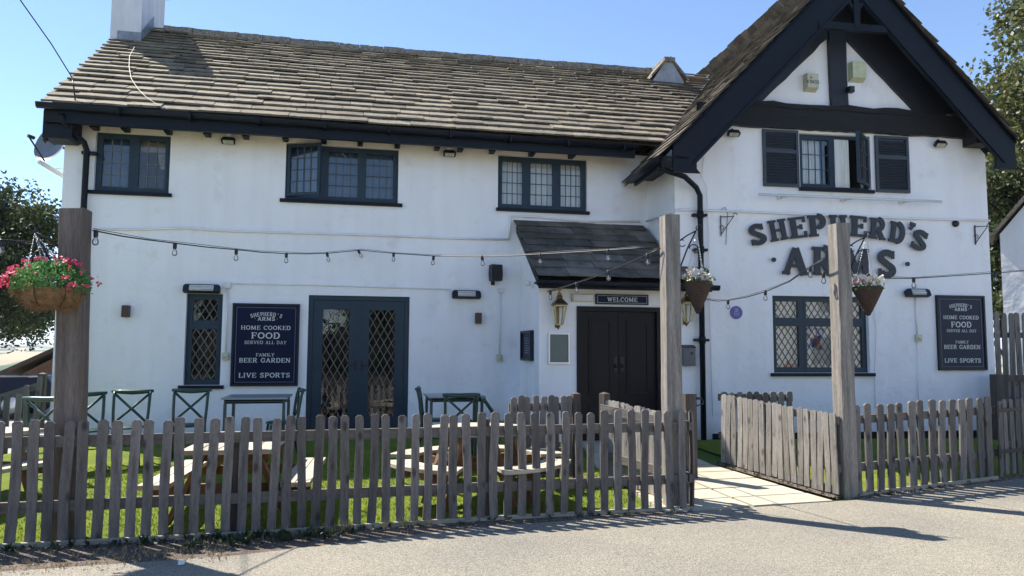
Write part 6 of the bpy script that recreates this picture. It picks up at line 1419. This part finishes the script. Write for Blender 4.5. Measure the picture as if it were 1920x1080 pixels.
# ================================================================ TREES, NEIGHBOURS, CAR
def tree_meshes(R_, H, z0, n, ls, seed, squash=.8, trunk=.16, blobs=20):
    r = random.Random(seed); lf = MB(); tk = MB(); cs = []
    for i in range(blobs):
        a = r.uniform(0, 6.28); e = r.uniform(-.6, 1.4); q = r.uniform(.35, .82); cs.append((Vector((math.cos(a)*math.cos(e)*R_*q, math.sin(a)*math.cos(e)*R_*q, z0+(H-z0)*.5+math.sin(e)*(H-z0)*.5*q)), R_*r.uniform(.22, .42)))
    tk.tube([(0, 0, -.3), (.05*R_, 0, z0*.5), (0, .04*R_, z0+.3*(H-z0)), (0, 0, z0+.75*(H-z0))], [trunk*1.3, trunk, trunk*.7, trunk*.2], 9)
    for c, br in cs:
        s_ = Vector((0, 0, z0+(c.z-z0)*.35)); mid = s_.lerp(c, .5)+Vector((r.uniform(-.2, .2), r.uniform(-.2, .2), r.uniform(0, .3))); tk.tube([s_, mid, c], [trunk*.35, trunk*.2, trunk*.05], 5)
    per = n//len(cs)
    for c, br in cs:
        for k in range(per//6):
            d = Vector((r.gauss(0, 1), r.gauss(0, 1), r.gauss(0, 1))).normalized(); q = c+Vector((d.x, d.y, d.z*squash))*br*r.uniform(.35, 1.12)
            for _ in range(6):      # a twig of six leaves
                p = q+Vector((r.uniform(-1, 1), r.uniform(-1, 1), r.uniform(-1, 1)))*ls*1.3
                n_ = Vector((r.uniform(-1, 1), r.uniform(-1, 1), r.uniform(-.2, 1))).normalized(); x = n_.orthogonal().normalized(); x = Matrix.Rotation(r.uniform(0, 6.28), 3, n_) @ x; y = n_.cross(x); s_ = ls*r.uniform(.6, 1.2)
                lf.add([p-x*s_*.5, p+y*s_*.3, p+x*s_*.5, p-y*s_*.3], [(0, 1, 2, 3)])
    return lf, tk
def tree(label, loc, R_, H, z0, n, ls, seed, matl='leaf', group=None, name='tree'):
    t = thing(name, label, 'tree', loc, 0, group); lf, tk = tree_meshes(R_, H, z0, n, ls, seed); lf.build('crown', matl, t, fix=False); tk.build('trunk', 'bark', t); return t
p = atD(15, 560, 21); tree('leafy tree behind the left end of the pub', (p.x-.75, p.y, -.6), 3.0, 7.1, .5, 38000, .13, 5)
p = atD(-40, 560, 27); tree('taller tree at the left edge of the picture', (p.x-1.5, p.y+2, -.6), 3.2, 5.6, .5, 16000, .15, 6)
p = atD(1945, 500, 20); tree('tall sunlit tree rising behind the gable at the right', (p.x+1.45, p.y, -.3), 5.0, 12.6, .6, 60000, .17, 9, 'leaflight')
p = atD(1900, 500, 17); tree('dark tree between the gable wing and the white neighbour', (p.x+.1, p.y, -.3), 1.7, 6.9, .2, 15000, .12, 10)
# trees across the road, behind the viewer, reflected in the windows
tb0 = tree('tree across the road behind the viewer', (-5.5, -32, -.3), 3.4, 6.5, 1.0, 9000, .28, 21, 'leaf', 'trees across the road behind the viewer')
for x, y, k in ((1.5, -33, .9),):
    c = copy_tree(tb0); c.location = (x, y, -.3); c.rotation_euler = (0, 0, x); c.scale = (k, k, k*.9)
t = thing('hedge', 'tall hedge across the road behind the viewer', 'hedge', (0, -25.5, -.25)); b = MB(); b.box(-24, 4, -.4, .4, 0, 2.3); b.build('stems', 'bark', t); b = MB(); r_h = random.Random(4)
for _ in range(5200):
    c = Vector((r_h.uniform(-24.5, 4.5), r_h.uniform(.3, .75), r_h.uniform(.05, 2.9))); leaf(b, c, r_h.uniform(.2, .34))
b.build('foliage', 'leaf', t, fix=False)
t = thing('light_bounce_house', 'unseen white rendered house added across the road to bounce light', 'house', (15, -24, -.25)); b = MB(); wall_sheet(b, -8, 8, 0, 5.6, [(-6, -4.4, 3.4, 4.6), (4.4, 6, 3.4, 4.6), (-6, -4, .9, 2.3), (4, 6, .9, 2.3), (-.6, .5, 0, 2.1)], Matrix.Rotation(math.pi, 4, 'Z')); b.box(-8, -7.8, -7, -.3, 0, 5.6); b.box(7.8, 8, -7, -.3, 0, 5.6); b.box(-8, 8, -7.2, -7, 0, 5.6); b.build('wall', 'wallclean', t)  # house added out of view to bounce sunlight onto the gable wing
b = MB(); b.add([(-8.3, .4, 5.5), (8.3, .4, 5.5), (8.3, -3.5, 8.2), (-8.3, -3.5, 8.2), (-8.3, -7.5, 5.5), (8.3, -7.5, 5.5)], [(0, 1, 2, 3), (3, 2, 5, 4), (0, 3, 4), (1, 5, 2), (0, 4, 5, 1)]); b.build('roof', 'tilebrown', t)
b = MB()
for (x0_, x1_, z0_, z1_) in ((-6, -4.4, 3.4, 4.6), (4.4, 6, 3.4, 4.6), (-6, -4, .9, 2.3), (4, 6, .9, 2.3), (-.6, .5, 0, 2.1)): f_ = MB(); frame_ring(f_, [-x1_, -x0_, z0_, z1_], I4, -.16, -.10, .06); f_.box(-x1_+.06, -x0_-.06, -.14, -.12, z0_+.06, z1_-.06); f_.build('window' if z0_ else 'door', 'frame', t)
# white neighbour on the right
N0 = atD(1868, 440, 15.5); N1 = atD(1936, 350, 15.6); hd = Vector((N1.x-N0.x, N1.y-N0.y, 0)).length; k_ = (N1.z-N0.z)/hd
vd = Vector((N0.x-CAM.x, N0.y-CAM.y, 0)).normalized(); rzn = math.atan2(vd.y, vd.x)-math.pi/2-rad(2)
t = thing('neighbour_house', 'white neighbouring house with sloping roof edge at the right border', 'house', (N0.x, N0.y, 0), rzn); hw_ = 3.4
b = MB(); b.prism([(.06, -.3), (2*hw_-.06, -.3), (2*hw_-.06, N0.z), (hw_, N0.z+k_*hw_), (.06, N0.z)], 0, 8); b.build('wall', 'wall', t)
for sg in (1, -1):
    b = MB(); a = Vector((hw_-sg*(hw_+.12), -.15, N0.z-k_*.12+.02)); c = Vector((hw_, -.15, N0.z+k_*hw_+.02)); b.add([a, c, c+Vector((0, 8.3, 0)), a+Vector((0, 8.3, 0)), a+Vector((0, 0, .10)), c+Vector((0, 0, .10)), c+Vector((0, 8.3, .10)), a+Vector((0, 8.3, .10))], [(0, 1, 2, 3), (4, 5, 6, 7), (0, 1, 5, 4), (3, 2, 6, 7), (0, 3, 7, 4)]); b.build('roof_slope', 'slate', t)
# brown roofed shed and parked car at the left
q = atD(70, 690, 24); ta = atD(98, 663, 24); tl = atD(8, 703, 24)
t = thing('barn', 'dark roofed brown outbuilding beyond the left fence', 'outbuilding', (q.x, q.y, -.3), 0, world=True)
b = MB(); b.prism([(tl.x+.3, -.5), (ta.x+3.4, -.5), (ta.x+3.4, tl.z-.15), (ta.x+.4, ta.z+.1), (tl.x+.3, tl.z-.15)], q.y, q.y+6); b.build('wall', 'brick', t)
b = MB(); pk = Vector((ta.x+.4, q.y-.3, ta.z+.22))
for e in (Vector((tl.x, q.y-.3, tl.z-.05)), Vector((ta.x+3.7, q.y-.3, tl.z-.05))): b.add([e, pk, pk+Vector((0, 6.5, 0)), e+Vector((0, 6.5, 0)), e+Vector((0, 0, .14)), pk+Vector((0, 0, .14)), pk+Vector((0, 6.5, .14)), e+Vector((0, 6.5, .14))], [(0, 1, 2, 3), (4, 5, 6, 7), (0, 1, 5, 4), (0, 3, 7, 4), (2, 3, 7, 6)])
b.build('roof', 'tilebrown', t)
cp = atD(64, 712, 17.5); t = thing('parked_car', 'dark blue estate car parked beyond the left fence', 'car', (cp.x-1.5, cp.y, -.30), rad(4)); zr = cp.z+.30+.12
prof_ = [(-2.1, .30), (-2.15, .62), (-2.05, .80), (-1.1, .93), (-.45, zr-.06), (.2, zr), (1.5, zr-.03), (1.95, .98), (2.08, .80), (2.1, .32)]
b = MB()
for (y, kx) in ((0, 1),):
    n_ = len(prof_); rows = []
    for yy, sc_ in ((-.84, .90), (-.78, .985), (0, 1.0), (.78, .985), (.84, .90)): rows.append([(x, yy*(1-.18*max(0, (z-.8))/.6), z if z < .8 else .8+(z-.8)*sc_) for x, z in prof_])
    vs_ = [p for r_ in rows for p in r_]; b.add(vs_, [(i*n_+j, i*n_+(j+1) % n_, (i+1)*n_+(j+1) % n_, (i+1)*n_+j) for i in range(4) for j in range(n_)]+[tuple(range(n_)), tuple(4*n_+j for j in range(n_))])
b.build('body', 'carpaint', t)
for yy in (-1, 1):
    b = MB(); y = yy*.80; b.add([(-.95, y, .95), (1.6, y, .95), (1.42, y*.93, zr-.12), (-.38, y*.93, zr-.12)], [(0, 1, 2, 3)]); b.build('side_window', 'rubber', t)
b = MB(); b.add([(-1.12, -.62, .96), (-1.12, .62, .96), (-.50, .56, zr-.08), (-.50, -.56, zr-.08)], [(0, 1, 2, 3)]); b.build('windscreen', 'glass', t)
for x in (-1.35, 1.3):
    for yy in (-.80, .80):
        b = MB(); b.lathe([(.20, -.10), (.32, -.09), (.32, .09), (.20, .10)], (0, 0, 0), 20); b.xf(Matrix.Translation((x, yy, .32)) @ Matrix.Rotation(math.pi/2, 4, 'X')); wo = b.build('wheel', 'rubber', t)
        b = MB(); b.lathe([(.02, -.11), (.19, -.104), (.19, .104), (.02, .11)], (0, 0, 0), 14); b.xf(Matrix.Translation((x, yy, .32)) @ Matrix.Rotation(math.pi/2, 4, 'X')); b.build('rim', 'silver', wo)

# ================================================================ AIR
hz = MB(); hz.box(-5900, 5900, -590, 6100, -41, 95)
m_ = D.materials.new('haze_air'); m_.use_nodes = True; t_ = m_.node_tree; t_.nodes.clear()
o_ = N(t_, 'ShaderNodeOutputMaterial'); v_ = N(t_, 'ShaderNodeVolumePrincipled'); v_.inputs['Color'].default_value = (.80, .88, 1, 1); v_.inputs['Density'].default_value = .00022; t_.links.new(v_.outputs[0], o_.inputs['Volume'])
setting(hz.build('haze', m_), 'stuff')
